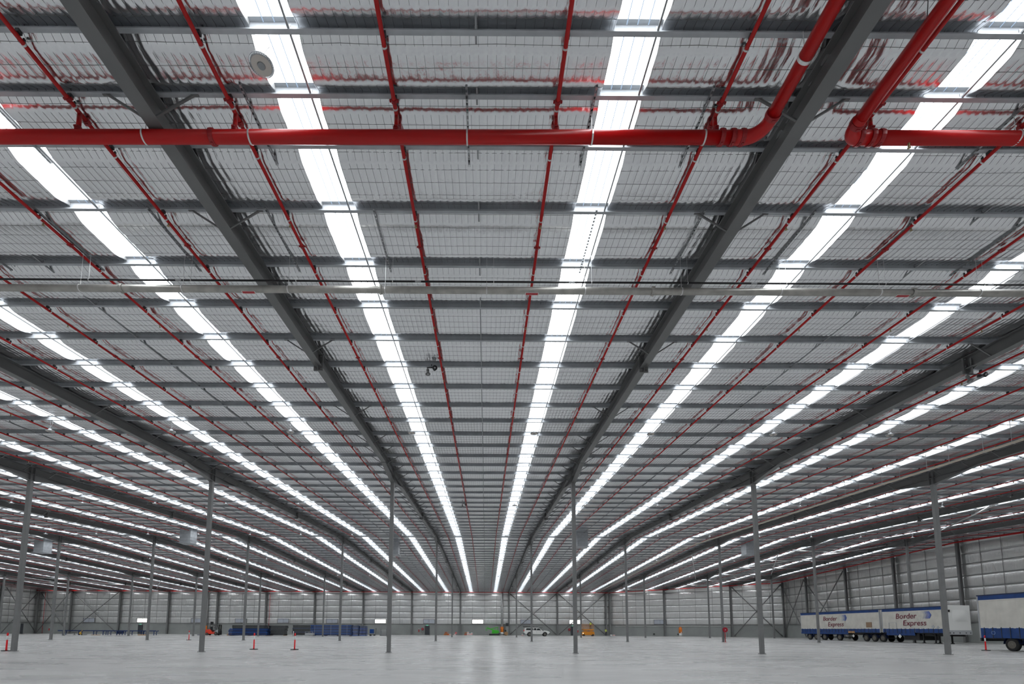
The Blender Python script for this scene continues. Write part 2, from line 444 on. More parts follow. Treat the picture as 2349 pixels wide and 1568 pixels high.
# ------------------------------------------------------------------ rafters
def side_word(k, tot='near'):
    return k
RNAME = {0: 'the dark rafter passing from the top left to the third near column from the left',
         1: 'x'}
def rafter(k, label):
    X = gx(k); e = dend(X) - .25
    r = thing('rafter', label, 'roof beam', (X, 0, 0), group='long grey rafters running away under the roof')
    h = .46; w = .27
    mb = MB()
    for a, b in ((-20, RD), (RD, e)):
        for zo, hh, ww in ((-.011, .022, w), (-h+.011, .022, w)):
            mb.bar((0, a, P(a)+zo), (0, b, P(b)+zo), ww, hh)
        mb.bar((0, a, P(a)-h/2), (0, b, P(b)-h/2), .012, h-.04)
    mb.build('beam', M['beam'], r)
    for D in (D1, RD, RD+S):
        if D > e: continue
        hb = MB()
        for s in (-1, 1):
            a, b = D + s*.14, D + s*2.9
            za, zb = P(a)-h, P(b)-h
            y = [a, b]
            hb.hexa([(-.006, a, za-.42), (.006, a, za-.42), (.006, b, zb-.01), (-.006, b, zb-.01), (-.006, a, za), (.006, a, za), (.006, b, zb), (-.006, b, zb)])
            hb.bar((0, a, za-.42), (0, b, zb-.012), w, .02)
        recalc(hb.build('haunch', M['beam'], r))
    for D in (D1-14, D1+14, RD+14.6, RD+S+14):
        if D > e-3: continue
        pb = MB(); pb.box(-.16, .16, D-.03, D+.03, P(D)-h-.16, P(D)-.01)
        for s in (-1, 1):
            for zz in (.08, .2, .34, h+.08):
                for q in (-.055, .055):
                    pb.lathe((q*1.6*1, D+s*.03, P(D)-zz), (0, s, 0), [(0, .022), (.03, .022)], 6)
        pb.hexa([(-.006, D-.35, P(D-.35)-h), (.006, D-.35, P(D-.35)-h), (.006, D-.03, P(D)-h-.15), (-.006, D-.03, P(D)-h-.15), (-.006, D-.35, P(D-.35)-h+.02), (.006, D-.35, P(D-.35)-h+.02), (.006, D-.03, P(D)-h+.02), (-.006, D-.03, P(D)-h+.02)])
        pb.build('splice_plate', M['beam'], r)
    # fly braces from the bottom flange up to the purlins
    bl = [7.795, 10.307, NEAR[3+3], NEAR[3+6]] + [d for i, d in enumerate(NEAR[3:]) if i >= 8] + [d for i, d in enumerate(FAR) if i % 2 == 0 or d > 82]
    sh = {}
    lump = MB()
    for D in bl:
        if D > e - .3: continue
        for s in (-1, 1):
            if -2 <= k <= 2 and D < 45:
                if s not in sh:
                    q = MB(); q.bar((s*.12, 0, -h+.03), (s*.80, 0, .02), .034, .034)
                    q.box(s*.72 if s > 0 else -.86, .86 if s > 0 else -.72, -.02, .02, -.01, .05)
                    sh[s] = q.mesh('fly_brace', M['beam'])
                put('fly_brace', sh[s], r, (0, D, P(D)))
            else:
                lump.bar((s*.12, D, P(D)-h+.03), (s*.80, D, P(D)+.02), .034, .034)
    if lump.v: stuff(lump.build('fly_brace', M['beam'], r))
    return r
pos_w = {-8: 'leftmost, ending by the braced bay in the far left corner', -7: 'second from the far left corner of the shed',
         -6: 'third from the far left corner of the shed', -5: 'fourth from the far left corner of the shed', -4: 'fifth from the far left corner, over the long low conveyor',
         -3: 'sixth from the far left, next left of the leftmost near column', -2: 'carried by the leftmost near column at the picture edge',
         -1: 'carried by the second near column, leaving the frame at mid left', 0: 'coming down from the top left corner to the third near column',
         1: 'coming down from the top right past the red elbows', 2: 'carried by the fifth near column, with horn speakers on it',
         3: 'carried by the rightmost near column beside the cream conduit', 4: 'first one right of the cream conduit beam', 5: 'closest to the foil-lined right wall'}
for k in range(-8, 6):
    rafter(k, 'grey steel rafter, ' + pos_w[k])

# ------------------------------------------------------------------ interior columns
def column_mesh(D):
    top = P(D) - .88
    a = MB(); a.box(-.115, .115, -.115, .115, 0, top)
    b = MB(); b.box(-.17, .17, -.17, .17, 0, .022)
    for sx in (-1, 1):
        for sy in (-1, 1): b.lathe((sx*.14, sy*.14, .02), (0, 0, 1), [(0, .016), (.03, .016)], 6)
    c = MB()                   # I-shaped head between the rafter ends
    c.box(-.14, .14, -.15, -.13, top, P(D)-.0); c.box(-.14, .14, .13, .15, top, P(D)-.0); c.box(-.008, .008, -.13, .13, top, P(D))
    c.box(-.15, .15, -.16, .16, top-.025, top)
    return fix_mesh(a.mesh('shaft', M['steel'])), b.mesh('base_plate', M['steel']), c.mesh('head', M['steel'])
def fix_mesh(me): return me
rowname = ['front row of columns', 'middle row of columns', 'back row of columns before the far wall']
cnt = {0: (-2, 3), 1: (-4, 5), 2: (-7, 5)}
for r, D in enumerate((D1, RD, RD+S)):
    ma, mb_, mc = column_mesh(D)
    lo, hi = cnt[r]
    for k in range(lo, hi+1):
        n_ = ORD[k-lo]
        t = thing('steel_column', 'grey square steel column, %s from the left in the %s' % (n_, rowname[r]), 'column', (gx(k), D, 0), group=rowname[r])
        fix(put('shaft', ma, t), .012); put('base_plate', mb_, t); put('head', mc, t)

# ------------------------------------------------------------------ walls
GZ = [2.58, 4.07, 5.50, 6.95, 8.42, 9.90, 11.3, 12.5]
CT = 2.46
def wall(name, pa, pb, cols, windows=(), res=.3, inward=1, openings=()):
    """pa, pb: ends on plan; cols: distances of the wall columns along it; the interior lies to the left of pa->pb when inward=1"""
    pa, pb = Vector((*pa, 0)), Vector((*pb, 0)); d = (pb-pa).normalized(); n = Vector((-d.y, d.x, 0))*inward; L = (pb-pa).length
    root = struct(bpy.data.objects.new(name, None)); col.objects.link(root)
    def roofz(s): q = pa + d*s; return P(q.y)
    def pt(s, off, z): q = pa + d*s + n*off; return (q.x, q.y, z)
    edges = [0] + [c for c in cols if .5 < c < L-.5] + [L]
    for i, (a, b) in enumerate(zip(edges, edges[1:])):
        m = MB(); g = .012
        m.hexa([pt(a+g, -.15, 0), pt(b-g, -.15, 0), pt(b-g, .02, 0), pt(a+g, .02, 0), pt(a+g, -.15, CT), pt(b-g, -.15, CT), pt(b-g, .02, CT), pt(a+g, .02, CT)])
        recalc(m.build('precast_panel', M['concrete'], root))
        m = MB()
        zt = max(roofz(a), roofz(b)) + .3
        lv = [CT] + [z for z in GZ if z < zt-.2] + [zt]
        nx = max(3, int((b-a)/res))
        win = [w for w in windows if a <= w[0] <= b]
        rows = []
        for za, zb in zip(lv, lv[1:]):
            for u in (0, .06, .16, .35, .6, .8, .92, 1) if zb-za > .5 else (0, 1):
                z = za+(zb-za)*u; q = abs(2*u-1); row = []
                for j in range(nx+1):
                    s = a+(b-a)*j/nx
                    off = -.03 + .085*(1-q**3) + (.03*vnoise(s*1.2+za*7, z*.3) + .028*vnoise(s*5+za*3, z*.5))*(1-q**4) + .035*smooth(.5, .85, u)*(1-q**6)
                    row.append(pt(s, off if zb-za > .5 else -.03, z))
                rows.append(row)
        m.grid(rows)
        o = m.build('insulation_blanket', M['wall_foil'], root, smooth=True); recalc(o)
    m = MB()
    for z in GZ:
        zt = [s for s in (0, L) if roofz(s) > z]
        if not zt: continue
        s0, s1 = 0, L
        if roofz(0) < z: s0 = L*(z-roofz(0))/(roofz(L)-roofz(0))
        if roofz(L) < z: s1 = L*(roofz(0)-z)/(roofz(0)-roofz(L))
        g = MB(); g.bar(pt(s0, .12, z), pt(s1, .12, z), .05, .075); g.bar(pt(s0, .10, z+.035), pt(s1, .10, z+.035), .09, .01)
        g.build('girt', M['steel'], root)
    for i, (a, b) in enumerate(zip(edges, edges[1:])):
        for t in (.25, .5, .75):
            s = a+(b-a)*t; g = MB(); g.bar(pt(s, .11, CT), pt(s, .11, roofz(s)), .035, .035); g.build('sag_rod', M['steel'], root)
    g = MB(); g.bar(pt(0, .03, CT+.03), pt(L, .03, CT+.03), .08, .06); g.build('flashing', M['flashing'], root)
    return root, pt, d, n, roofz
XC = [gx(k) for k in range(-8, 4)]
wf = wall('wall_back', (DW and KX, DW), (XL, DW), sorted([KX - x for x in XC if x < KX-1]), inward=1)
wa = wall('wall_angled', (XR, KD), (KX, DW), sorted([math.hypot(XR-x, dend(x)-KD) for x in (gx(4), gx(5))]), inward=1)
RC = [90.9, 80.8, 71.1, 61.2, 51.3, 41.3]
wr = wall('wall_right', (XR, DB), (XR, KD), sorted([y-DB for y in RC]), res=.25, inward=1)
wl = wall('wall_left', (XL, DW), (XL, DB), [DW-107.5, DW-97, DW-86, DW-75], res=.4, inward=1)
# the building goes on behind the camera; it ends in a plain foil wall there
mb = MB(); mb.box(XL, XR, DB-.2, DB, CT, P(DB)+.3); mb.box(XL, XR, DB-.2, DB+.02, 0, CT, 1)
struct(mb.build('wall_front', [M['wall_foil'], M['concrete']]))

# wall columns
def wall_column(x, y, axis_x, label, group, w=.2, dp=.36):
    t = thing('wall_column', label, 'column', (x, y, 0), 0 if axis_x else math.pi/2, group)
    z = P(y)
    m = MB(); f = w/2
    m.box(-f, f, -dp/2, -dp/2+.02, 0, z); m.box(-f, f, dp/2-.02, dp/2, 0, z); m.box(-.008, .008, -dp/2+.02, dp/2-.02, 0, z)
    m.build('shaft', M['steel'], t)
    b = MB(); b.box(-f-.05, f+.05, -dp/2-.04, dp/2+.04, 0, .03); b.build('base_plate', M['steel'], t)
    return t
for i, k in enumerate(range(-8, 4)):
    x = gx(k); wall_column(x, DW-.42, True, 'grey steel post against the far foil wall, %s post from the left corner' % ORD[i], 'posts along the far wall', w=.34)
wall_column(gx(3)+.85, DW-.75, True, 'grey steel post doubling the one where the far wall turns', 'posts along the far wall', w=.3)
for k, w_ in ((4, 'left'), (5, 'right')):
    x = gx(k); wall_column(x, dend(x)-.45, True, 'grey steel post on the angled foil wall, %s one of two' % w_, 'posts on the angled wall', w=.34)
for i, y in enumerate([KD-.4] + RC[:4]):
    lab = ['grey steel post in the right rear corner of the shed'] + ['grey steel post on the right wall, %s after the rear corner' % ORD[j] for j in range(4)]
    wall_column(XR-.42, y, False, lab[i], 'posts along the right wall', w=.28)
wall_column(XL+.42, DW-.5, True, 'grey steel post in the left rear corner of the shed', 'posts along the left wall', w=.3)
wall_column(XL+.42, 107.5, False, 'grey steel post on the left wall at the picture edge', 'posts along the left wall', w=.3)

# wall bracing: crossed tubes
def brace(a, b, label, r=.085):
    m = MB(); m.tube([a, b], r, 8)
    t = thing('wall_brace', label, 'brace', a, 0, 'diagonal wall bracing')
    va, vb = Vector(a), Vector(b); m = MB(); m.tube([(0, 0, 0), vb-va], r, 8); m.build('tube', M['steel'], t, smooth=True)
    g = MB(); dd = (vb-va).normalized(); g.bar(Vector(dd)*-.05, Vector(dd)*.35, .03, .26); g.bar(vb-va-dd*.35, vb-va+dd*.05, .03, .26); g.build('gusset', M['steel'], t)
def xbrace(xa, ya, xb, yb, where):
    za, zb = P(ya)-.5, P(yb)-.5
    brace((xa, ya, .25), (xb, yb, zb), 'grey bracing tube rising right, ' + where)
    brace((xb, yb+.2, .25), (xa, ya+.2, za), 'grey bracing tube rising left, ' + where)
xbrace(gx(1)+.3, DW-.7, gx(2)-.3, DW-.7, 'in the bay behind the white car')
xbrace(gx(2)+.3, DW-.7, gx(3)-.3, DW-.7, 'in the bay behind the orange lift')
xbrace(gx(5)+.3, dend(gx(5))-.8, XR-.7, KD-.2, 'in the bay before the right rear corner')
xbrace(gx(-8)+.3, DW-.7, gx(-7)-.3, DW-.7, 'behind the left end of the conveyor')
xbrace(XL+.9, DW-.7, gx(-8)-.3, DW-.7, 'in the narrow bay at the left rear corner')
xbrace(XL+.8, 108, XL+.8, DW-1, 'on the left wall at the picture edge')
xbrace(XR-.75, KD-.6, XR-.75, RC[0], 'on the right wall beside the rear corner')
xbrace(XR-.75, RC[0], XR-.75, RC[1], 'on the right wall above the left trailer')

# windows in the far wall's lowest foil band
NW = 0
def window(px, lit, wall_d=DW, w=2.7):
    global NW; NW += 1
    c = at_depth(px, 1425, wall_d); x = c.x; y = dend(x)
    ang = 0 if x < KX else math.atan2(DW-KD, KX-XR) - math.pi
    o = struct(bpy.data.objects.new('window_%d' % NW, None)); col.objects.link(o); o.location = (x, y-.13, 3.24); o.rotation_euler.z = ang
    f = MB(); a, b = w/2, .5
    for s in (-1, 1):
        f.box(s*a-.05, s*a+.05, -.06, .06, -b-.05, b+.05); f.box(-a-.05, a+.05, -.06, .06, s*b-.05, s*b+.05)
    f.box(-.025, .025, -.04, .04, -b, b)
    f.build('frame', M['steel'], o)
    p = MB(); p.box(-a+.05, a-.05, -.01, .02, -b+.05, b-.05)
    p.build('pane', M['window_lit'] if lit else M['window_blind'], o)
for px, lit in ((205, 0), (328, 1), (452, 0), (553, 0), (650, 0), (762, 0), (873, 1), (984.5, 0), (1096, 1), (1207, 0), (1318.5, 1)): window(px, lit)
window(1513, 0, 111.3)
# doors
ND = 0
def door(px, w=1.0, h=2.1):
    global ND; ND += 1
    x = at_depth(px, 1445, DW).x
    o = struct(bpy.data.objects.new('door_%d' % ND, None)); col.objects.link(o); o.location = (x, DW-.05, 0)
    m = MB(); m.box(-w/2, w/2, -.05, .0, .03, h); m.build('door_leaf', M['door'], o)
    m = MB(); m.box(-w/2-.06, -w/2, -.07, .02, 0, h+.06); m.box(w/2, w/2+.06, -.07, .02, 0, h+.06); m.box(-w/2, w/2, -.07, .02, h, h+.06); m.build('door_frame', M['steel_dark'], o)
    m = MB(); m.bar((w/2-.12, -.09, 1.02), (w/2-.27, -.09, 1.02), .025); m.bar((w/2-.12, -.05, 1.02), (w/2-.12, -.09, 1.02), .025); m.build('door_handle', M['chrome'], o)
    return x
def exit_sign(x, label):
    t = thing('exit_sign', label, 'sign', (x, DW-.07, 2.2), 0, 'exit signs above the doors')
    m = MB(); m.box(-.26, .26, -.06, .0, 0, .22); m.build('housing', M['white'], t)
    m = MB(); m.box(-.24, .24, -.068, -.06, .02, .20); m.build('panel', M['exit'], t)
    # white running figure and arrow
    m = MB(); y0, y1 = -.074, -.068
    m.box(-.14, -.04, y0, y1, .05, .17); m.prism([(.02, .10), (.09, .05), (.09, .08), (.18, .08), (.18, .12), (.09, .12), (.09, .15)], 'y', y0, y1)
    m.build('pictogram', M['white'], t)
for px, w_ in ((980, 'left of the middle of the far wall'), (1314.5, 'left of the orange lift'), (322, 'behind the right half of the conveyor')):
    exit_sign(door(px), 'small lit green exit sign above the door ' + w_)

# ------------------------------------------------------------------ sprinkler branch lines
RAD = .036; BO = -.10
ring_me = MB(); ring_me.lathe((0, -.012, 0), (0, 1, 0), [(0, RAD+.004), (.001, RAD+.009), (.024, RAD+.009), (.025, RAD+.004)], 12); ring_me = ring_me.mesh('clamp', M['zinc'], True)
head_me = MB(); head_me.lathe((0, 0, -RAD+.005), (0, 0, -1), [(0, .018), (.035, .018), (.036, .009), (.065, .009), (.066, .03), (.07, .03)], 8); head_me = head_me.mesh('sprinkler_head', M['brass'])
cpl_me = MB(); cpl_me.lathe((0, -.03, 0), (0, 1, 0), [(0, RAD), (.001, RAD+.016), (.06, RAD+.016), (.061, RAD)], 12)
cpl_me.box(-RAD-.045, -RAD, -.02, .02, -.012, .012); cpl_me.box(RAD, RAD+.045, -.02, .02, -.012, .012); cpl_me = cpl_me.mesh('coupling', M['red_dark'])
fr = [.12, .373, .624, .875]
LINES = [(k, f) for k in range(-9, 6) for f in fr if XL+.5 < gx(k+f) < XR-1]
iz = LINES.index((0, .373))
for n_, (k, f) in enumerate(LINES):
    X = gx(k+f); e = dend(X)-1.3; q = n_-iz
    lab = 'thin red sprinkler pipe, %s %s of the ceiling centre' % (ORD[-q] if q <= 0 else ORD[q-1], 'left' if q <= 0 else 'right')
    t = thing('sprinkler_pipe', lab, 'pipe', (X, 0, 0), 0, 'red sprinkler branch lines')
    m = MB(); pts = [(0, a, P(a)+BO) for a in (2.5, D1, RD-.4, RD+.4)] + [(0, e, P(e)+BO)]
    m.tube(pts, RAD, 10 if abs(X) < 30 else 6); m.build('tube', M['red'], t, smooth=True)
    mid = abs(X) < 18
    lc, lh = MB(), MB()
    for i, D in enumerate(PUR):
        if D < 4 or D > e: continue
        if mid and D < 24:
            put('clamp', ring_me, t, (0, D+.12, P(D+.12)+BO)); b = MB()
            b.box(-.014, .014, D+.105, D+.135, P(D)+BO+RAD, P(D)+.0); b.box(-.012, .05, D-.03, D+.04, P(D)-.055, P(D)+.03); b.build('bracket', M['steel_dark'], t)
        elif abs(X) < 62:
            lc.box(-.03, .03, D-.02, D+.05, P(D)+BO+RAD*.6, P(D)+.01)
        if i % 2 == 0:
            dd = D + (.22 if D < 11 else .75)
            if dd > e: continue
            if mid and dd < 40: put('sprinkler_head', head_me, t, (0, dd, P(dd)+BO))
            elif abs(X) < 62: lh.box(-.02, .02, dd-.02, dd+.02, P(dd)+BO-RAD-.09, P(dd)+BO-RAD+.01)
        if i % 3 == 1 and mid and D < 40:
            put('coupling', cpl_me, t, (0, D+.95, P(D+.95)+BO))
    if lc.v: stuff(lc.build('bracket', M['steel_dark'], t))
    if lh.v: stuff(lh.build('sprinkler_head', M['brass'], t))
    m = MB()
    if XL < X < 14:
        pass

# ------------------------------------------------------------------ big red mains
RM = .109; MD = 8.03
def zmain(x): return 10.475 + .006*x
def elbow(p, q, c, r, n=8):   # corner c between directions from p and to q, radius r
    c = Vector(c); a = (Vector(p)-c).normalized(); b = (Vector(q)-c).normalized(); th = a.angle(b); t = r/math.tan(th/2)
    A, B = c+a*t, c+b*t; bis = (a+b).normalized(); o = c+bis*(r/math.sin(th/2)); out = []
    va, vb = A-o, B-o; ang = va.angle(vb)
    for i in range(n+1):
        f = i/n; v = (va*math.sin((1-f)*ang)+vb*math.sin(f*ang))/math.sin(ang); out.append(tuple(o+v))
    return out
def coupling(m, p, axis, r):
    p = Vector(p); ax = Vector(axis).normalized()
    m.lathe(p-ax*.04, ax, [(0, r), (.001, r+.022), (.03, r+.026), (.05, r+.026), (.079, r+.022), (.08, r)], 16)
    up = Vector((0, 0, 1)) if abs(ax.z) < .9 else Vector((0, 1, 0)); sd = ax.cross(up).normalized()
    for v in (up, -up):
        c = p + v*(r+.022); m.bar(c-sd*.03, c+sd*.03, .035, .026)
def hanger(t, p, strut_d, strut=True, r=RM, rod_to=None, strut_x=None):
    """pear band round the pipe, threaded rod, slotted channel under two purlins"""
    h = MB(); x, y, z = p
    h.lathe((x-.014, y, z), (1, 0, 0), [(0, r), (.0005, r+.008), (.028, r+.008), (.0285, r)], 18)
    h.build('hanger_band', M['zinc'], t, smooth=False)
    h = MB(); zt = P(y)-.03; h.tube([(x, y, z+r), (x, y, zt)], .006, 6); h.build('hanger_rod', M['zinc'], t)
    if strut:
        h = MB(); a, b = strut_d; w = .041
        za, zb = P(a)-.022, P(b)-.022
        h.bar((x-w/2+.003, a, za), (x-w/2+.003, b, zb), .005, .041); h.bar((x+w/2-.003, a, za), (x+w/2-.003, b, zb), .005, .041)
        n_ = int((b-a)/.05)
        for i in range(n_):
            if i % 2 == 0:
                u, v = a+(b-a)*i/n_, a+(b-a)*(i+1)/n_; h.bar((x, u, P(u)-.041), (x, v, P(v)-.041), .04, .004)
        h.build('slotted_channel', M['rod'], t)
# left main: along X, elbow, then back towards the camera
E1, E2 = 5.02, 6.62
t = thing('sprinkler_main', 'thick red sprinkler main crossing the upper picture, turning up at a right-hand elbow', 'pipe', (0, 0, 0), 0, 'thick red sprinkler mains')
m = MB(); m.tube([(-60, MD, zmain(-60)), (E1-.52, MD, zmain(E1))], RM, 24); m.build('tube', M['red'], t, smooth=True)
m = MB(); m.tube([(E1, MD-.42, zmain(E1)), (E1, -6, zmain(E1))], RM, 24); m.build('tube', M['red'], t, smooth=True)
m = MB(); m.tube([(E1-.53, MD, zmain(E1))] + elbow((E1-2, MD, zmain(E1)), (E1, MD-2, zmain(E1)), (E1, MD, zmain(E1)), .30, 10) + [(E1, MD-.43, zmain(E1))], RM+.006, 24); m.build('elbow', M['red'], t, smooth=True)
for p, ax in (((E1-.52, MD, zmain(E1)), (1, 0, 0)), ((E1-.72, MD, zmain(E1)), (1, 0, 0)), ((E1-.34, MD, zmain(E1)), (1, 0, 0)), ((E1, MD-.40, zmain(E1)), (0, 1, 0)), ((-5.03, MD, zmain(-5)), (1, 0, 0)), ((-14, MD, zmain(-14)), (1, 0, 0))):
    m = MB(); coupling(m, p, ax, RM); m.build('coupling', M['red_dark'], t)
for x, st in ((-6.27, 0), (-4.34, 1), (-.37, 1), (1.92, 1), (3.98, 1), (-9.0, 1)): hanger(t, (x, MD, zmain(x)), (7.58, 9.12), bool(st))
m = MB(); m.lathe((E1, 6.75, zmain(E1)), (0, 1, 0), [(0, RM), (.001, RM+.01), (.05, RM+.01), (.051, RM)], 20); m.build('hanger_band', M['zinc'], t)
m = MB(); m.tube([(E1, 6.78, zmain(E1)+RM), (E1, 6.78, P(6.78))], .007, 6); m.build('hanger_rod', M['zinc'], t)
t1 = t
t = thing('sprinkler_main', 'thick red sprinkler main running right from an elbow at the upper right', 'pipe', (0, 0, 0), 0, 'thick red sprinkler mains')
z2 = zmain(E2)+.0
m = MB(); m.tube([(E2+.42, MD, z2), (60, MD, zmain(60)-.1)], RM, 24); m.build('tube', M['red'], t, smooth=True)
m = MB(); m.tube([(E2, MD-.36, z2), (E2, -6, z2)], RM, 24); m.build('tube', M['red'], t, smooth=True)
m = MB(); m.tube([(E2+.43, MD, z2)] + elbow((E2+2, MD, z2), (E2, MD-2, z2), (E2, MD, z2), .19, 8) + [(E2, MD-.37, z2)], RM+.006, 24); m.build('elbow', M['red'], t, smooth=True)
for p, ax in (((E2+.22, MD, z2), (1, 0, 0)), ((E2+.44, MD, z2), (1, 0, 0)), ((E2, MD-.25, z2), (0, 1, 0)), ((E2+.60, MD, z2), (1, 0, 0)), ((14, MD, zmain(14)), (1, 0, 0))):
    m = MB(); coupling(m, p, ax, RM); m.build('coupling', M['red_dark'], t)
hanger(t, (9.75, MD, zmain(9.75)), (7.58, 9.12)); hanger(t, (13.6, MD, zmain(13.6)), (7.58, 9.12))
m = MB(); m.tube([(5.98, 5.6, P(5.6)), (E2, 6.4, z2+RM)], .006, 6); m.build('hanger_rod', M['steel_dark'], t)
m = MB(); m.tube([(7.75, MD-.0, zmain(7.8)-RM), (7.75, MD, zmain(7.8)-RM-.06)], .02, 8); m.lathe((7.75, MD, zmain(7.8)-RM-.06), (0, 0, -1), [(0, .012), (.03, .012), (.031, .03), (.036, .03)], 8); m.build('drain_cock', M['brass'], t)
t2 = t
# risers linking mains to the branch lines
for (k, f) in LINES:
    X = gx(k+f)
    if abs(X) > 30 or E1-.2 < X < E2: continue
    par = t1 if X < E1 else t2
    r = MB(); zb = P(MD)+BO; r.tube([(X, MD, zmain(X)+RM*.8), (X, MD, zb)], RAD+.004, 12); o = r.build('riser', M['red'], par, smooth=True)
    r = MB(); coupling(r, (X, MD, zmain(X)+RM+.05), (0, 0, 1), RAD); r.build('coupling', M['red_dark'], o); r = MB(); coupling(r, (X, MD+.16, P(MD+.16)+BO), (0, 1, 0), RAD); r.build('coupling', M['red_dark'], o)

# ------------------------------------------------------------------ grey pipe and black conduit
GD, GZP = 11.6, 10.13
t = thing('drain_pipe', 'long grey galvanised pipe hung level across the picture under the black conduit', 'pipe')
m = MB(); m.tube([(-80, GD, GZP), (XR-1, GD, GZP)], .085, 20); m.build('tube', M['pipe_grey'], t, smooth=True)
for x in (-35.2, -28.7, -22.2, -15.8, -9.33, -2.72, 4.26, 10.95, 17.4, 23.9, 30.3):
    m = MB(); coupling(m, (x, GD, GZP), (1, 0, 0), .085); m.build('coupling', M['pipe_grey'], t)
GH = [-20.6, -18.1, -15.5, -12.9, -10.4, -7.78, -5.08, -2.6, 0, 2.52, 5.0, 7.54, 10.1, 12.65, 15.2, 17.8]
for x in GH:
    h = MB(); h.lathe((x-.012, GD, GZP), (1, 0, 0), [(0, .085), (.0005, .092), (.024, .092), (.0245, .085)], 16); h.build('hanger_band', M['zinc'], t)
    h = MB(); h.tube([(x, GD, GZP+.085), (x, GD, P(GD)-.03)], .005, 6); h.build('hanger_rod', M['zinc'], t)
    if abs(x) > .5:
        h = MB(); a, b = 10.18, 12.28
        for s in (-1, 1): h.bar((x+s*.018, a, P(a)-.022), (x+s*.018, b, P(b)-.022), .005, .041)
        n_ = 42
        for i in range(0, n_, 2):
            u, v = a+(b-a)*i/n_, a+(b-a)*(i+1)/n_; h.bar((x, u, P(u)-.041), (x, v, P(v)-.041), .038, .004)
        h.build('slotted_channel', M['rod'], t)
for px in (570, 1220, 2070):
    x = at_depth(px, 674, GD).x; m = MB()
    m.box(x-.17, x+.17, GD-.05, GD+.05, GZP-.090, GZP-.086, 0); m.box(x-.155, x+.155, GD-.038, GD+.038, GZP-.093, GZP-.090, 1)
    m.build('marker_label', [M['white'], M['label_red']], t)
t = thing('conduit', 'thin black conduit just above the long grey pipe', 'pipe')
zb = GZP+.25
m = MB(); m.tube([(-80, GD+.02, zb), (XR-1, GD+.02, zb)], .024, 12); m.build('tube', M['black'], t, smooth=True)
for x in (-7.9, -1.75, 2.2, 6.9, 13.0, 17.5, -14):
    m = MB(); m.lathe((x-.09, GD+.02, zb), (1, 0, 0), [(0, .024), (.001, .028), (.05, .028), (.051, .025), (.1, .025), (.101, .028), (.15, .028), (.151, .024)], 10); m.build('joiner', M['light_grey'], t)
for x in GH:
    h = MB(); h.tube([(x+.18, GD+.02, zb+.02), (x+.18, GD+.02, P(GD)-.01)], .004, 5); h.lathe((x+.17, GD+.02, zb), (1, 0, 0), [(0, .024), (.001, .03), (.02, .03), (.021, .024)], 10); h.build('hanger_rod', M['zinc'], t)

# ------------------------------------------------------------------ cream conduit pair on the right
CXX = 24.75
t = thing('conduit', 'long pale cream service pipe running away along the right side roof', 'pipe')
for dx, r, mm in ((0, .045, 'pipe_cream'), (.13, .03, 'pipe_cream')):
    m = MB(); m.tube([(CXX+dx, a, P(a)-1.2) for a in (12, D1, RD-.5, RD+.5, DW-4)], r, 10); m.build('tube', M[mm], t, smooth=True)
D = 14
i = 0
while D < DW-5:
    h = MB(); h.tube([(CXX, D, P(D)-1.16), (CXX, D, P(D))], .011, 5); h.box(CXX-.06, CXX+.18, D-.015, D+.015, P(D)-1.255, P(D)-1.245); h.build('hanger_rod', M['light_grey'], t)
    D += 1.7775 if i % 2 == 0 else 1.3; i += 1

# red main along the foot of the roof at the far and right walls
t = thing('sprinkler_main', 'red sprinkler main running along the top of the far and right walls', 'pipe', (0, 0, 0), 0, 'thick red sprinkler mains')
pts = [(XL+2, 114.2, P(114.2)-.42), (KX-.8, 114.2, P(114.2)-.42), (XR-3.2, KD-1.8, P(KD-1.8)-.42), (XR-2.6, KD-3, P(KD-3)-.42)] + [(XR-2.6, a, P(a)-.42) for a in (80, RD, 40, 20)]
m = MB(); m.tube(pts, .085, 10); m.build('tube', M['red'], t, smooth=True)
for i in range(0, 54):
    x = XL+4+i*2.6
    if x > KX-2: break
    h = MB(); h.tube([(x, 114.2, P(114.2)-.35), (x, 114.2, P(114.2))], .012, 5); h.build('hanger_rod', M['zinc'], t)
for k, px_ in ((0, 620), (1, 105)):
    x = at_depth(px_, 1400, DW).x
    tt = thing('sprinkler_drop', 'thin red vertical drop pipe on the far wall, %s' % ('above the black rack stack' if k == 0 else 'beside the left corner bracing'), 'pipe', (x, DW-.45, 0), 0, 'red drop pipes')
    m = MB(); m.tube([(0, 0, 0), (0, 0, P(DW)-.45)], .045, 8); m.build('tube', M['red'], tt, smooth=True)
    m = MB(); m.lathe((0, 0, 1.1), (0, 0, 1), [(0, .045), (.01, .09), (.12, .09), (.13, .045)], 10); m.build('valve', M['red_dark'], tt)

# silver roof bracing tubes between the right-hand rafters and a few on the left
nb = 0
for (xa, ya, xb, yb) in ((gx(4), RD+7, gx(5), RD+S), (gx(5), RD+3, gx(4), RD+S-4), (gx(4), D1+6, gx(5), RD-3), (gx(3), RD+8, gx(4), RD+S+5), (gx(-8), RD+S+4, gx(-7), RD+S+20), (gx(-7), RD+S+5, gx(-6), RD+S+21), (gx(-6), 112, gx(-5), 96)):
    t = thing('roof_brace', 'silver bracing tube slung under the roof, ' + ['between the two rightmost rafters, behind the ridge', 'crossing above the blue and white trailers', 'between the two rightmost rafters before the ridge', 'next right of the rightmost near column\'s rafter', 'above the far left corner bay', 'above the left end of the conveyor', 'above the middle of the conveyor'][nb], 'brace', (xa, ya, P(ya)-.15), 0, 'silver roof bracing tubes')
    nb += 1
    m = MB(); m.tube([(0, 0, 0), (xb-xa, yb-ya, P(yb)-P(ya))], .07, 8); m.build('tube', M['zinc'], t, smooth=True)
    m = MB(); m.box(-.15, .15, -.15, .15, -.01, .13); m.build('cleat', M['steel'], t)
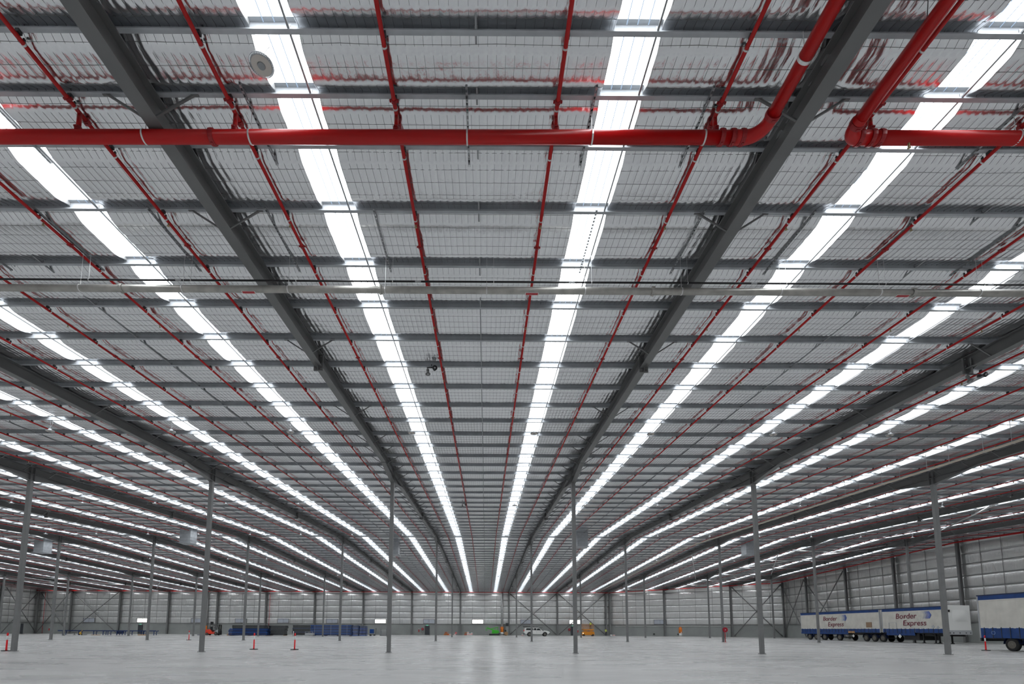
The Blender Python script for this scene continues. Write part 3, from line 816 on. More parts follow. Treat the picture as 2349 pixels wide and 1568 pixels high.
for i, D in enumerate([RD+6+j*7.1 for j in range(8)]):
    if D > 110: break
    xa, xb = (gx(4)+.15, gx(5)-.15) if D < dend(gx(5))-1 else (gx(3)+.2, gx(4)-.2)
    t = thing('roof_strut', 'silver cross strut between right-hand rafters, %s behind the ridge' % ORD[i], 'strut', (xa, D, P(D)-.3), 0, 'silver cross struts near the right wall')
    m = MB(); m.tube([(0, 0, 0), (xb-xa, 0, 0)], .06, 8); m.build('tube', M['zinc'], t, smooth=True)
    m = MB(); m.box(-.02, .02, -.12, .12, -.12, .12); m.box(xb-xa-.02, xb-xa+.02, -.12, .12, -.12, .12); m.build('cleat', M['steel'], t)

# ------------------------------------------------------------------ high-bay lamps
def highbay(x, D, label, hang=.52, lit=False, group='round high-bay lamps'):
    t = thing('highbay_lamp', label, 'ceiling lamp', (x, D, P(D)-hang), 0, group)
    R = .19
    m = MB(); m.lathe((0, 0, 0), (0, 0, 1), [(0, R*.80), (.004, R*.86), (.03, R*.88), (.05, R*.7), (.06, .07), (.13, .06), (.135, .02)], 28); m.build('housing', M['light_grey'], t)
    m = MB(); n_ = 44
    for i in range(n_):
        a = 2*math.pi*i/n_; c, s = math.cos(a), math.sin(a)
        m.bar((c*R*.84, s*R*.84, .016), (c*R*.97, s*R*.97, .022), .006, .04)
    m.tube([(R*.975*math.cos(2*math.pi*i/32), R*.975*math.sin(2*math.pi*i/32), .012) for i in range(33)], .004, 5, caps=False)
    m.build('fin_ring', M['rod'], t)
    m = MB(); m.lathe((0, 0, -.006), (0, 0, 1), [(0, R*.80), (.006, R*.80)], 28); d = m.build('diffuser', M['lens'], t)
    m = MB(); m.lathe((0, 0, -.02), (0, 0, 1), [(0, .055), (.014, .062)], 20); m.build('sensor', M['rod'], t)
    m = MB(); m.tube([(0, 0, .13), (0, 0, hang)], .004, 5); m.tube([(.0, 0, .18), (.10, .02, hang*.7), (.06, .03, hang+.02)], .005, 5); m.build('cord', M['light_grey'], t)
    return t
highbay(-3.62, 6.9, 'large round finned high-bay lamp at the upper left beside the skylight')
HX = {-21.5: 'far left', }
RWD = {22.753: 'nearest full row', 38.75: 'second row', 54.75: 'row just before the ridge', 71.6: 'row just past the ridge', 87.6: 'last row near the far wall'}
for D, rn in RWD.items():
    if D > RD: D = min(FAR, key=lambda q: abs(q-D))
    else: D = min(NEAR, key=lambda q: abs(q-D))
    xs = [gx(k+f) for k in range(-7, 5) for f in ((.70 if k < 0 else .717), )] + [gx(k+.205) for k in range(-7, 5)]
    xs = sorted(x for x in xs if abs(x) < D*1.02 and x < XR-3)
    xs = [x for x in xs if abs(x) < 52]
    for i, x in enumerate(xs):
        highbay(x, D+.03, 'round high-bay lamp, %s from left in the %s' % (ORD[i], rn), .55, group='high-bay lamps, '+rn)

# ------------------------------------------------------------------ horn speakers
def horns(loc, label, off=.13, turn=0):
    t = thing('horn_speaker_pair', label, 'speaker', loc, turn, 'horn speakers under the roof')
    m = MB(); m.box(-.16, .22, -.02, .02, -.02, .0); m.box(.0, .03, -.015, .015, -.02, .12); m.build('bracket', M['black'], t)
    for s, d, nm in ((-1, (.1, -.35, -1), 'down'), (1, (.15, -1, -.25), 'out')):
        o = MB(); c = Vector((s*off, 0, -.08)); ax = Vector(d).normalized()
        o.lathe(c, ax, [(-.02, .04), (0, .055), (.08, .055), (.09, .03), (.16, .045), (.22, .085), (.235, .095)], 14)
        h = o.build('horn', M['steel_dark'] if s > 0 else M['steel'], t, smooth=True)
        o = MB(); o.lathe(c+ax*.237, ax, [(0, .03), (.01, .03)], 10); o.build('driver', M['light_grey'], h)
    return t
D = NEAR[3+4]
horns((at_depth(989, 846, D).x, D, P(D)-.02), 'pair of small grey horn speakers under a purlin near the ceiling centre')
D = NEAR[3+17]; horns((at_depth(1064, 1180, D).x, D, P(D)-.02), 'pair of tiny horn speakers farther back beside the centre red pipes')
rx = gx(2); q = at_depth(2240, 850, D1-14)
m = horns((rx-.05, D1-14.2, P(16.5)-.72), 'pair of dark horn speakers on the bracket of the upper right rafter', off=.2)
b = MB(); b.box(-.02, .02, -.02, .02, 0, .62); b.build('mounting_post', M['steel'], m, loc=(0, 0, -.02))

# ------------------------------------------------------------------ galvanised plenum boxes
for px, pt_, D, lab in ((433, 1216, 55.0, 'galvanised duct box hung under the roof left of the second near column'),
                        (100, 1239, 62.5, 'galvanised duct box hung under the roof beside the leftmost near column'),
                        (905, 1240, 63.0, 'galvanised duct box half hidden behind the third near column'),
                        (1334, 1219, 56.5, 'galvanised duct box half hidden behind the fourth near column'),
                        (1716, 1243, 62.0, 'galvanised duct box beside the fifth near column')):
    x = at_depth(px, pt_, D).x
    t = thing('duct_box', lab, 'duct', (x, D, P(D)), 0, 'galvanised duct boxes under the roof')
    w, hh = .62, 1.55
    m = MB(); m.box(-w, w, -w, w, -hh, PH-.12); o = m.build('casing', M['galv'], t)
    m = MB(); m.box(-w-.12, w+.12, -w-.12, w+.12, -hh-.05, -hh); m.build('flange', M['galv'], t)
    for z in (-.5, -.95, -1.3):
        m = MB(); m.box(-w-.006, w+.006, -w-.006, w+.006, z, z+.02); m.build('seam', M['rod'], t)

# ------------------------------------------------------------------ delineator posts
def delineator(px, py, label):
    p = on_floor(px, py)
    t = thing('delineator_post', label, 'safety post', p, 0, 'red and white safety posts')
    m = MB(); m.prism([(.27*math.cos(a*math.pi/4+.39), .27*math.sin(a*math.pi/4+.39)) for a in range(8)], 'z', 0, .045); m.build('base', M['rubber'], t)
    m = MB(); m.lathe((0, 0, .04), (0, 0, 1), [(0, .06), (.06, .048), (.86, .042), (.88, .042), (.94, .036), (.95, .052), (1.05, .052), (1.10, .03), (1.12, .012)], 14); m.build('tube', M['hired'], t, smooth=True)
    m = MB(); m.lathe((0, 0, .70), (0, 0, 1), [(0, .047), (.001, .049), (.25, .046), (.251, .044)], 14); m.build('reflective_band', M['white'], t, smooth=True)
for px, py, l in ((14, 1492.5, 'red safety post with white band at the left picture edge'), (433, 1467.3, 'red safety post farthest back, right of the conveyor'),
                  (582, 1489, 'red safety post in front of the blue rack stack'), (675.5, 1489.7, 'red safety post between the two rack stacks'),
                  (2262, 1491.3, 'red safety post by the rear corner of the nearest trailer')): delineator(px, py, l)

# ------------------------------------------------------------------ hose reel on the middle-row column
def reel(loc, label, R=.29, pedestal=False):
    t = thing('hose_reel', label, 'hose reel', loc, 0, 'red fire hose reels')
    m = MB()
    m.lathe((0, -.16, 0), (0, 1, 0), [(0, R), (.02, R+.01), (.021, R-.04), (.14, R-.04), (.141, R+.01), (.16, R)], 24); m.build('drum', M['maroon_reel'], t)
    m = MB(); m.lathe((0, -.18, 0), (0, 1, 0), [(0, .05), (.03, .07)], 12); m.build('hub', M['zinc'], t)
    m = MB(); pts = [(-R*.9 + .06*math.sin(u*6)-.0, -.1, -.2-u*.75+.0) for u in [i/8 for i in range(9)]]
    loop = [(.0+R*.85*math.cos(a), -.12, -.62+.42*math.sin(a)) for a in [math.pi*(.95+i/12*1.55) for i in range(13)]]
    m.tube([(-R, -.1, -.05)] + loop, .014, 6); m.build('hose', M['black'], t, smooth=True)
    if pedestal:
        m = MB(); m.tube([(0, -.02, -loc[2]+.02), (0, -.02, .0)], .045, 12); m.build('post', M['red'], t, smooth=True)
        m = MB(); m.box(-.14, .14, -.16, .12, -loc[2], -loc[2]+.03); m.build('foot', M['red'], t)
    return t
reel((gx(3)+.08, RD-.32, 1.50), 'large red hose reel on a red post at a middle-row column', pedestal=True)
for px, l in ((969.5, 'dark red hose reel on the concrete wall beside the left exit door'), (1306, 'dark red hose reel on the concrete wall left of the orange lift')):
    reel((at_depth(px, 1442, DW).x, DW-.02, 1.42), l)
for px, l in ((961, 'small red fire extinguisher on the concrete wall left of the hose reel'), (1325.5, 'small red fire extinguisher on the wall left of the orange lift'), (113, 'small red fire extinguisher on the wall behind the left middle-row column')):
    x = at_depth(px, 1448, DW).x
    t = thing('fire_extinguisher', l, 'extinguisher', (x, DW-.12, .75), 0, 'fire extinguishers on the far wall')
    m = MB(); m.lathe((0, 0, 0), (0, 0, 1), [(0, .075), (.02, .085), (.40, .085), (.47, .04), (.49, .03)], 12); m.build('cylinder', M['hired'], t, smooth=True)
    m = MB(); m.box(-.02, .06, -.03, .03, .48, .55); m.tube([(.03, -.04, .5), (.12, -.05, .35), (.10, -.05, .15)], .012, 5); m.build('valve', M['black'], t)
    m = MB(); m.box(-.10, .10, .09, .10, .62, .82); m.build('sign_plate', M['white'], t)

# ------------------------------------------------------------------ downpipes with orange guards, switchboard
for px, l, hh in ((1151.5, 'pale downpipe with an orange guard at its foot beside the green lift', 1), (475, 'pale downpipe with an orange guard behind the forklift', 1)):
    x = at_depth(px, 1420, DW).x
    t = thing('downpipe', l, 'pipe', (x, DW-.5, 0), 0, 'downpipes with orange guards')
    m = MB(); m.tube([(0, 0, 0), (0, 0, P(DW)-.1)], .27, 16); m.build('tube', M['flashing'], t, smooth=True)
    m = MB(); m.lathe((0, 0, .75), (0, 0, 1), [(0, .34), (.02, .36), (1.25, .36), (1.27, .28)], 16); m.build('guard', M['orange'], t, smooth=True)
    m = MB(); m.lathe((0, 0, .0), (0, 0, 1), [(0, .36), (.70, .36)], 16); m.build('guard_base', M['white'], t, smooth=True)
x = at_depth(1558.5, 1445, 109.5)
t = thing('post_guard', 'orange and white guard standing at the angled wall right of the hose reel', 'guard', (x.x, 108.9, 0))
m = MB(); m.lathe((0, 0, .72), (0, 0, 1), [(0, .33), (.02, .36), (1.2, .36), (1.25, .2), (1.4, .2)], 16); m.build('guard', M['orange'], t, smooth=True)
m = MB(); m.lathe((0, 0, 0), (0, 0, 1), [(0, .33), (.70, .33)], 16); m.build('guard_base', M['white'], t, smooth=True)
m = MB(); m.box(-.1, .1, -.37, -.36, .8, 1.0); m.build('sticker', M['white'], t)
x = at_depth(1163, 1431, DW).x
t = thing('switchboard', 'dark electrical board and cable cabinet on the wall post left of the white car', 'cabinet', (x, DW-.75, 0))
m = MB(); m.box(-.33, .33, -.2, .2, 2.2, 2.9); m.build('upper_box', M['door'], t)
m = MB(); m.box(-.3, .3, -.1, .15, .1, 2.2); m.build('lower_cabinet', M['concrete'], t)
for i in range(4):
    m = MB(); m.box(-.30+.15*i+.01, -.16+.15*i, -.21, -.2, 2.3, 2.8); m.build('door_panel', M['steel_dark'], t)
# white conduit on the angled wall's concrete edge
xa, ya = KX+1, dend(KX+1)-.12; xb, yb = gx(5), dend(gx(5))-.12
t = thing('conduit', 'pale straight conduit fixed along the top of the angled concrete wall', 'pipe', (xa, ya, 2.28))
m = MB(); m.tube([(0, 0, 0), (xb-xa, yb-ya, 0)], .05, 8); m.build('tube', M['white'], t, smooth=True)
for i in range(8):
    m = MB(); f = (i+.5)/8; m.box((xb-xa)*f-.03, (xb-xa)*f+.03, (yb-ya)*f-.02, (yb-ya)*f+.1, -.07, .07); m.build('clip', M['galv'], t)
for i, px in enumerate((1506, 1551)):
    q = at_depth(px, 1444, 110)
    pipe_d = dend(q.x)-.15
    t = thing('vent_stub', 'small dark wall vent low on the angled concrete wall, %s one' % ('left', 'right')[i], 'vent', (q.x, pipe_d, .35), 0, 'wall vents')
    m = MB(); m.box(-.16, .16, -.04, .04, 0, .25); m.build('cover', M['steel_dark'], t); m = MB()
    for j in range(4): m.box(-.15, .15, -.06, -.04, .03+j*.055, .045+j*.055)
    m.build('louvre', M['steel_dark'], t)

# ------------------------------------------------------------------ wheel helper (axis along x)
def wheel_mesh(R=.5, w=.28, dual=False):
    m = MB()
    m.lathe((-w/2, 0, 0), (1, 0, 0), [(0, R*.62), (.005, R*.9), (.04, R), (w-.04, R), (w-.005, R*.9), (w, R*.62)], 28)
    h = MB(); h.lathe((-w/2-.004, 0, 0), (1, 0, 0), [(0, R*.60), (.012, R*.58), (.05, R*.42), (.051, R*.24), (-.0, R*.22), (-.02, R*.12)], 24)
    for i in range(8):
        a = i*math.pi/4; h.lathe((-w/2+.03, R*.33*math.cos(a), R*.33*math.sin(a)), (-1, 0, 0), [(0, .03), (.04, .03)], 6)
    return m.mesh('tyre', M['rubber'], True), h.mesh('hub', M['hub'])
def add_wheel(parent, loc, tm, hm, rz=0):
    o = put('wheel', tm, parent, loc, rz); put('hub', hm, o); return o

def text_mesh(s, size, shear=0):
    cu = bpy.data.curves.new('txt', 'FONT'); cu.body = s; cu.size = size; cu.extrude = .004; cu.shear = shear; cu.offset = size*.004
    cu.space_character = 1.0
    o = bpy.data.objects.new('txt', cu); col.objects.link(o)
    dg = bpy.context.evaluated_depsgraph_get(); me = bpy.data.meshes.new_from_object(o.evaluated_get(dg)); bpy.data.objects.remove(o)
    return me

# ------------------------------------------------------------------ trailers (curtain side faces -x)
TY, HB = wheel_mesh(.48, .26)
def lettering(t, y_start, z1, h1, dirn=-1):
    """two lines of maroon words and a blue chevron mark on the -x side; reading direction runs towards -y (to the right as seen from inside the shed)"""
    def place(me, y, z, mm, nm, xs=1.0):
        me.materials.clear(); me.materials.append(mm)
        o = put(nm, me, t); o.matrix_local = Matrix(((0, 0, -1, -.045), (-xs, 0, 0, y), (0, 1, 0, z), (0, 0, 0, 1)))
        return o
    place(text_mesh('Border', h1, .12), y_start, z1, M['maroon'], 'lettering', 1.12)
    place(text_mesh('Express', h1, .12), y_start-h1*1.1, z1-h1*.93, M['maroon'], 'lettering', 1.12)
    for i in range(6):         # six chevrons, wider and bluer to the right
        w = .012+.022*i; y = y_start - h1*4.15 - i*h1*.17; zc = z1 + h1*.40; hh = h1*.46
        m = MB(); a = h1*.26
        pl = [(y, zc+hh), (y-w, zc+hh), (y-w-a, zc), (y-w, zc-hh), (y, zc-hh), (y-a, zc)]
        m.prism(pl[:3]+[pl[5]], 'x', -.046, -.040); m.prism([pl[5], pl[2], pl[3], pl[4]], 'x', -.046, -.040)
        recalc(m.build('chevron', M['mark_blue'] if i > 1 else M['mark_pale'], t))
def trailer(x, y_far, y_near, label, drop=None, wheels=(), writing=None, bulkhead=False, legs=(), skirt_z=1.15, top=4.3, skirts=None, group='curtain-sided trailers'):
    """x = curtain plane; body spans x..x+2.5; local origin at (x, y_far, 0); -y towards the camera"""
    t = thing('trailer', label, 'trailer', (x, y_far, 0), 0, group); L = y_far - y_near
    m = MB(); m.box(.02, 2.48, -L+.03, -.03, skirt_z+.05, top-.03); m.build('body', M['white'], t)
    z_s = 1.72                 # top of the blue band
    m = MB(); rows = []
    n_ = int(L/.18)
    for z in (z_s-.03, (z_s+top)/2, top-.33):
        rows.append([(-.02-.018*math.sin(j*1.9)*(1 if z < top-.4 else .3)-.012*vnoise(j*.7, z), -.05-(L-.1)*j/n_, z) for j in range(n_+1)])
    m.grid(rows); m.build('curtain', M['white_curtain'], t, smooth=True)
    for ya_, yb_, zl in (skirts or ((0, -L, skirt_z),)):   # deep curtains over the open bays, shallow ones over the wheels
        m = MB(); rows = []; nn = max(4, int((ya_-yb_)/.18))
        for z in (zl, z_s-.02, z_s):
            rows.append([(-.03-.02*math.sin(j*1.3)*(1 if z < 1.3 else .4), ya_-.03-(ya_-yb_-.06)*j/nn, z) for j in range(nn+1)])
        m.grid(rows); m.build('blue_skirt', M['blue'], t, smooth=True)
    m = MB(); m.box(-.035, 0, -L, 0, top-.40, top-.09); m.build('blue_cant_rail', M['blue'], t)
    m = MB(); m.box(-.05, 2.5, -L, 0, top-.09, top); m.build('roof', M['navy'], t)
    m = MB(); m.box(-.034, -.028, -L, 0, top-.445, top-.415); m.box(-.036, -.03, -L, 0, z_s, z_s+.03); m.build('pinstripe', M['white'], t)
    m = MB()
    for y in (-.05, -L+.05): m.box(-.045, .04, y-.05, y+.05, skirt_z, top-.1)
    m.build('corner_pillar', M['light_grey'], t)
    m = MB()
    for j in range(int(L/.62)):
        y = -.4-j*.62
        m.box(-.06, -.045, y-.02, y+.02, skirt_z-.04, z_s+.06)
    stuff(m.build('strap_buckle', M['steel_dark'], t))
    m = MB(); m.box(.35, .5, -L+.2, -.2, .85, skirt_z+.02); m.box(2.0, 2.15, -L+.2, -.2, .85, skirt_z+.02); m.box(.1, 2.4, -L+.1, -.1, skirt_z-.08, skirt_z+.05); m.build('chassis', M['black'], t)
    for y in wheels:
        for xx in (.16, 2.34): add_wheel(t, (xx, y, .48), TY, HB, 0 if xx < 1 else math.pi)
        m = MB(); m.bar((.2, y, .48), (2.3, y, .48), .12); m.build('axle', M['black'], t)
        m = MB(); prof = [(y+.56*math.cos(a), .52+.56*math.sin(a)) for a in [math.pi*i/8 for i in range(9)]]; inn = [(y+.53*math.cos(a), .52+.53*math.sin(a)) for a in [math.pi*i/8 for i in range(9)]][::-1]
        rows = [[(0., p[0], p[1]) for p in prof], [(.35, p[0], p[1]) for p in prof]]; m.grid(rows); m.build('mudguard', M['navy'], t, smooth=True)
    for y in legs:
        for xx in (.3, 2.2):
            m = MB(); m.box(xx-.06, xx+.06, y-.06, y+.06, .08, skirt_z); m.box(xx-.13, xx+.13, y-.13, y+.13, 0, .08); m.bar((xx, y, .8), (xx, y+.5, 1.1), .04); m.build('landing_leg', M['black'], t)
    return t, L
TX = 52.0
def ty(px): return TX*FPX/(px-1119.4)*1.0
yA0, yA1, yB0, yB1 = ty(1842), ty(2024), ty(2029), ty(2178)
tA, L = trailer(TX, yA0, yA1, 'long blue and white curtain-sided trailer with lettering, rear one by the right wall',
    wheels=[ty(p)-yA0 for p in (1860, 1875, 1894, 1928)], skirt_z=1.2, skirts=((0, ty(1950)-yA0, .93), (ty(1950)-yA0, yA1-yA0, 1.2)))
# lettering sizes follow the curtain
lettering(tA, ty(1893.5)-yA0, 2.93, .92)
m = MB(); m.box(-.05, -.03, ty(2005)-yA0, ty(1992)-yA0, 1.9, 2.6); m.build('patch', M['card'], tA)
m = MB(); m.box(-.05, .02, ty(1965)-yA0, ty(1950)-yA0, 1.12, 1.40); m.build('document_box', M['wood'], tA)
m = MB(); m.prism([(ty(1961)-yA0+.22*math.cos(a), .72+.22*math.sin(a)) for a in [math.pi/2*i for i in range(4)]], 'x', -.03, 0); m.build('warning_diamond', M['white'], tA)
tB, L = trailer(TX, yB0, yB1, 'shorter blue and white lettered trailer standing in front with a white bulkhead',
    wheels=[ty(p)-yB0 for p in (1988.5, 2007.5, 2027)], legs=(ty(2116)-yB0, ty(2143)-yB0), skirt_z=1.2, skirts=((ty(2037)-yB0, ty(2103)-yB0, .9), (0, ty(2037)-yB0, 1.25), (ty(2103)-yB0, yB1-yB0, 1.23)))
lettering(tB, ty(2060.5)-yB0, 2.97, .92)
m = MB(); m.box(-.1, 2.6, -L-.10, -L, 1.5, 4.35); fix(m.build('bulkhead', M['white'], tB), .05, 3)
m = MB()
bul = [[(.55+1.75*i/10, -L-.108-.16*math.sin(math.pi*i/10)*math.sin(math.pi*min(1, j/8)), 2.5+1.35*j/8) for i in range(11)] for j in range(9)]
m.grid(bul); m.build('bulkhead_padding', M['white'], tB, smooth=True)
m = MB(); m.box(-.1, 2.6, -L-.14, -L-.02, 1.05, 1.55); m.build('bumper_panel', M['light_grey'], tB)
m = MB()
for xx in (.1, .5, 1.2, 1.9, 2.4): m.lathe((xx, -L-.14, 1.25), (0, -1, 0), [(0, .06), (.03, .06)], 10)
m.build('coupler', M['steel_dark'], tB)
m = MB(); m.box(.1, .3, -L-.13, -L-.10, 3.6, 3.85); m.build('vent', M['black'], tB)
y0 = ty(2060)-yB0
m = MB()
for a, b, c, d in ((ty(2044)-yB0, ty(2045)-yB0, 1.7, 2.5), (ty(2061)-yB0, ty(2062)-yB0, 1.7, 2.5), (ty(2062)-yB0, ty(2044)-yB0, 2.47, 2.5), (ty(2062)-yB0, ty(2044)-yB0, 1.7, 1.73)): m.box(-.045, -.035, min(a, b), max(a, b), c, d)
m.build('panel_outline', M['light_grey'], tB)
for pz, zz, rr in ((2068, .78, .26), (2146, 1.95, .22), (2157, 1.85, .2)):
    m = MB(); yc = ty(pz)-yB0; m.prism([(yc+rr*math.cos(math.pi/2*i), zz+rr*math.sin(math.pi/2*i)) for i in range(4)], 'x', -.06, -.035); m.build('warning_diamond', M['light_grey'] if zz > 1 else M['white'], tB)
m = MB(); m.box(.1, 2.4, ty(2110)-yB0, ty(2075)-yB0, .35, 1.1); m.build('tool_tank', M['black'], tB)
tC, L = trailer(39.0, 38.2, 26.0, 'nearest blue and white curtain-sided trailer cut off by the right picture edge', wheels=(-2.2, -3.45, -4.7), skirt_z=.95)
m = MB(); m.box(.0, 2.5, -.1, .02, .7, 1.0); m.build('rear_bumper', M['black'], tC)
m = MB(); m.lathe((-.055, -1.05, 1.35), (-1, 0, 0), [(0, .15), (.004, .15)], 20); m.lathe((-.06, -1.05, 1.35), (-1, 0, 0), [(0, .11), (.004, .11)], 20, 1); m.build('round_logo', [M['mark_pale'], M['blue']], tC)

# ------------------------------------------------------------------ white utility car
CD = 103.5
xa = at_depth(1201.5, 1450, CD).x; xb = at_depth(1260, 1450, CD).x; CL = xb-xa
t = thing('car', 'white four-wheel-drive car with a roof rack parked before the far wall', 'car', (xa, CD, 0))
s = CL/5.45
def cpx(L_): return [(u*s, v) for u, v in L_]
body = [(0.05, .62), (.0, 1.0), (.10, 1.12), (.22, 1.70), (.55, 1.80), (2.9, 1.80), (3.15, 1.74), (3.85, 1.25), (4.85, 1.13), (5.30, 1.02), (5.42, .85), (5.42, .60), (5.0, .45), (4.95, .42), (4.05, .42), (1.75, .42), (.75, .42), (.3, .45)]
m = MB(); m.prism(cpx(body), 'y', -.90, .90); o = recalc(m.build('body', M['white'], t)); fix(o, .06, 3, .5)
for u, v, a, b in ((.40, 1.95, 1.28, 1.68), (2.02, 2.62, 1.27, 1.68), (2.68, 3.25, 1.25, 1.66)):
    m = MB(); pl = [(u, a), (v+(.35 if v > 3 else 0), a), (v-.03, b), (u+.08, b)]; m.prism(cpx(pl), 'y', -.915, -.895); recalc(m.build('side_window', M['glass'], t))
m = MB(); m.quad((3.18*s, -.78, 1.70), (3.80*s, -.84, 1.27), (3.80*s, .84, 1.27), (3.18*s, .78, 1.70)); m.build('windscreen', M['glass'], t)
tm, hm = wheel_mesh(.41, .26)
for u in (1.15, 4.42):
    for yy in (-.80, .80): add_wheel(t, (u*s, yy, .41), tm, hm, math.pi/2 if yy < 0 else -math.pi/2)
    m = MB(); m.prism([(u*s+.50*math.cos(a), .42+.50*math.sin(a)) for a in [math.pi*i/10 for i in range(11)]], 'y', -.93, -.90); m.build('wheel_arch', M['black'], t)
m = MB(); m.box(.0, 3.0*s, -.72, .72, 1.90, 1.97); [m.box(u*s, u*s+.05, -.7, -.64, 1.78, 1.92) for u in (.5, 1.4, 2.6)]; m.tube([(-.25, -.72, 2.02), (2.2*s, -.72, 1.95)], .07, 8); m.tube([(2.0*s, -.5, 1.95), (4.1*s, -.5, 1.80)], .03, 6); m.build('roof_rack', M['black'], t)
m = MB(); m.tube([(3.45*s, -.88, 1.72), (3.8*s, -.88, 1.30), (4.2*s, -.88, 1.10)], .045, 8); m.build('snorkel', M['black'], t)
m = MB(); m.box(-.02, .06, -.85, -.70, .98, 1.35); m.box(-.02, .06, .70, .85, .98, 1.35); m.build('tail_lamp', M['hired'], t)
m = MB(); m.box(5.25*s, 5.40*s, -.86, -.62, .82, .98); m.box(5.25*s, 5.40*s, .62, .86, .82, .98); m.build('head_lamp', M['chrome'], t)
m = MB(); m.box(5.30*s, 5.50*s, -.88, .88, .45, .70); m.box(-.10, .10, -.88, .88, .42, .58); m.build('bumper', M['black'], t)
m = MB(); [m.box(u*s, u*s+.14, -.925, -.90, 1.14, 1.17) for u in (2.45, 3.35)]; m.build('door_handle', M['black'], t)
m = MB(); [m.box(u*s, u*s+.012, -.908, -.90, .5, 1.25) for u in (2.0, 2.65, 3.5)]; m.build('door_gap', M['steel_dark'], t)

# ------------------------------------------------------------------ people
def person(loc, label, rz=0, lean=0, arm=.35, h=1.75):
    import bmesh
    v = {'pel': (0, 0, .95), 'wai': (0, 0, 1.10), 'che': (0, 0, 1.32), 'nek': (0, 0, 1.50), 'hed': (0, -.02, 1.62), 'top': (0, -.01, 1.73),
         'sl': (-.18, 0, 1.42), 'el': (-.25, .02, 1.14), 'wl': (-.24, -.12, .92), 'hl': (-.23, -.17, .86), 'sr': (.18, 0, 1.42), 'er': (.26, .0, 1.14), 'wr': (.20, -arm, 1.02), 'hr': (.18, -arm-.07, .99),
         'pl': (-.09, 0, .90), 'kl': (-.11, -.02, .50), 'al': (-.12, .03, .09), 'fl': (-.13, -.12, .035), 'pr': (.09, 0, .90), 'kr': (.11, -.03, .50), 'ar': (.12, .03, .09), 'fr': (.13, -.12, .035)}
    rad = dict(pel=.14, wai=.13, che=.15, nek=.055, hed=.085, top=.07, sl=.07, el=.045, wl=.035, hl=.035, sr=.07, er=.045, wr=.035, hr=.035, pl=.095, kl=.065, al=.045, fl=.04, pr=.095, kr=.065, ar=.045, fr=.04)
    ed = [('pel', 'wai'), ('wai', 'che'), ('che', 'nek'), ('nek', 'hed'), ('hed', 'top'), ('che', 'sl'), ('sl', 'el'), ('el', 'wl'), ('wl', 'hl'), ('che', 'sr'), ('sr', 'er'), ('er', 'wr'), ('wr', 'hr'),
          ('pel', 'pl'), ('pl', 'kl'), ('kl', 'al'), ('al', 'fl'), ('pel', 'pr'), ('pr', 'kr'), ('kr', 'ar'), ('ar', 'fr')]
    ks = list(v); me = bpy.data.meshes.new('skel'); me.from_pydata([v[k] for k in ks], [(ks.index(a), ks.index(b)) for a, b in ed], [])
    o = bpy.data.objects.new('skel', me); col.objects.link(o); o.modifiers.new('s', 'SKIN'); o.modifiers['s'].use_smooth_shade = True
    if not me.skin_vertices: me.attributes.new('skin', 'FLOAT', 'POINT')
    for i, k in enumerate(ks):
        r = rad[k]; me.skin_vertices[0].data[i].radius = (r, r*.8 if k in ('pel', 'wai', 'che') else r)
    me.skin_vertices[0].data[0].use_root = True
    o.modifiers.new('d', 'SUBSURF').levels = 2
    dg = bpy.context.evaluated_depsgraph_get(); body = bpy.data.meshes.new_from_object(o.evaluated_get(dg)); bpy.data.objects.remove(o)
    for nm in ('trousers', 'hivis', 'skin', 'hair', 'black'): body.materials.append(M[nm])
    for p in body.polygons:
        c = p.center; z = c.z
        p.material_index = 4 if z < .10 else 0 if z < .98 and abs(c.x) < .19 else 1 if z < 1.5 and not (z < 1.12 and abs(c.x) > .19) else 3 if (z > 1.66 or (c.y > .0 and z > 1.56)) else 2
        if abs(c.x) > .17 and z < 1.12: p.material_index = 2
    t = thing('person', label, 'person', loc, rz)
    b = put('body', body, t); b.scale = (h/1.8,)*3
    # face and fingers
    f = MB()
    for s_ in (-1, 1): f.lathe((s_*.03, -.098, 1.645), (0, -1, 0), [(0, .010), (.006, .006)], 6)
    f.box(-.025, .025, -.102, -.095, 1.575, 1.583)
    put('eyes_and_mouth', f.mesh('f', M['hair']), t).scale = (h/1.8,)*3
    f = MB(); f.lathe((0, -.095, 1.60), (0, -.5, .3), [(0, .014), (.02, .004)], 6)
    for s_ in (-1, 1): f.lathe((s_*.085, 0, 1.63), (s_, 0, 0), [(0, .022), (.012, .012)], 6)
    put('nose_and_ears', f.mesh('f', M['skin']), t).scale = (h/1.8,)*3
    f = MB()
    for (hx, hy, hz, dy, dz) in ((-.23, -.17, .86, -.25, -1), (.18, -arm-.07, .99, -1, -.25)):
        for i in range(4):
            a = Vector((hx-.027+.018*i, hy, hz)); d = Vector((0, dy, dz)).normalized()*(.075+.012*(i in (1, 2)))
            f.tube([a, a+d*.55, a+d+Vector((0, .012, -.004))], [.010, .009, .006], 6)
        a = Vector((hx+(.035 if hx < 0 else -.035), hy+.02, hz)); f.tube([a, a+Vector((.02 if hx < 0 else -.02, dy*.03, dz*.03)), a+Vector((.015 if hx < 0 else -.015, dy*.055, dz*.055))], [.012, .010, .007], 6)
    put('fingers', f.mesh('f', M['skin']), t).scale = (h/1.8,)*3
    f = MB()
    for z in (1.12, 1.24): f.lathe((0, 0, z), (0, 0, 1), [(0, .160), (.03, .160)], 16)
    o = put('reflective_tape', f.mesh('f', M['light_grey']), t); o.scale = (h/1.8, h/1.8*.72, h/1.8)
    return t
PD = 112.0
person((at_depth(1390, 1450, PD).x, PD, 0), 'standing worker in a yellow hi-vis shirt beside a wall post', rz=.4)

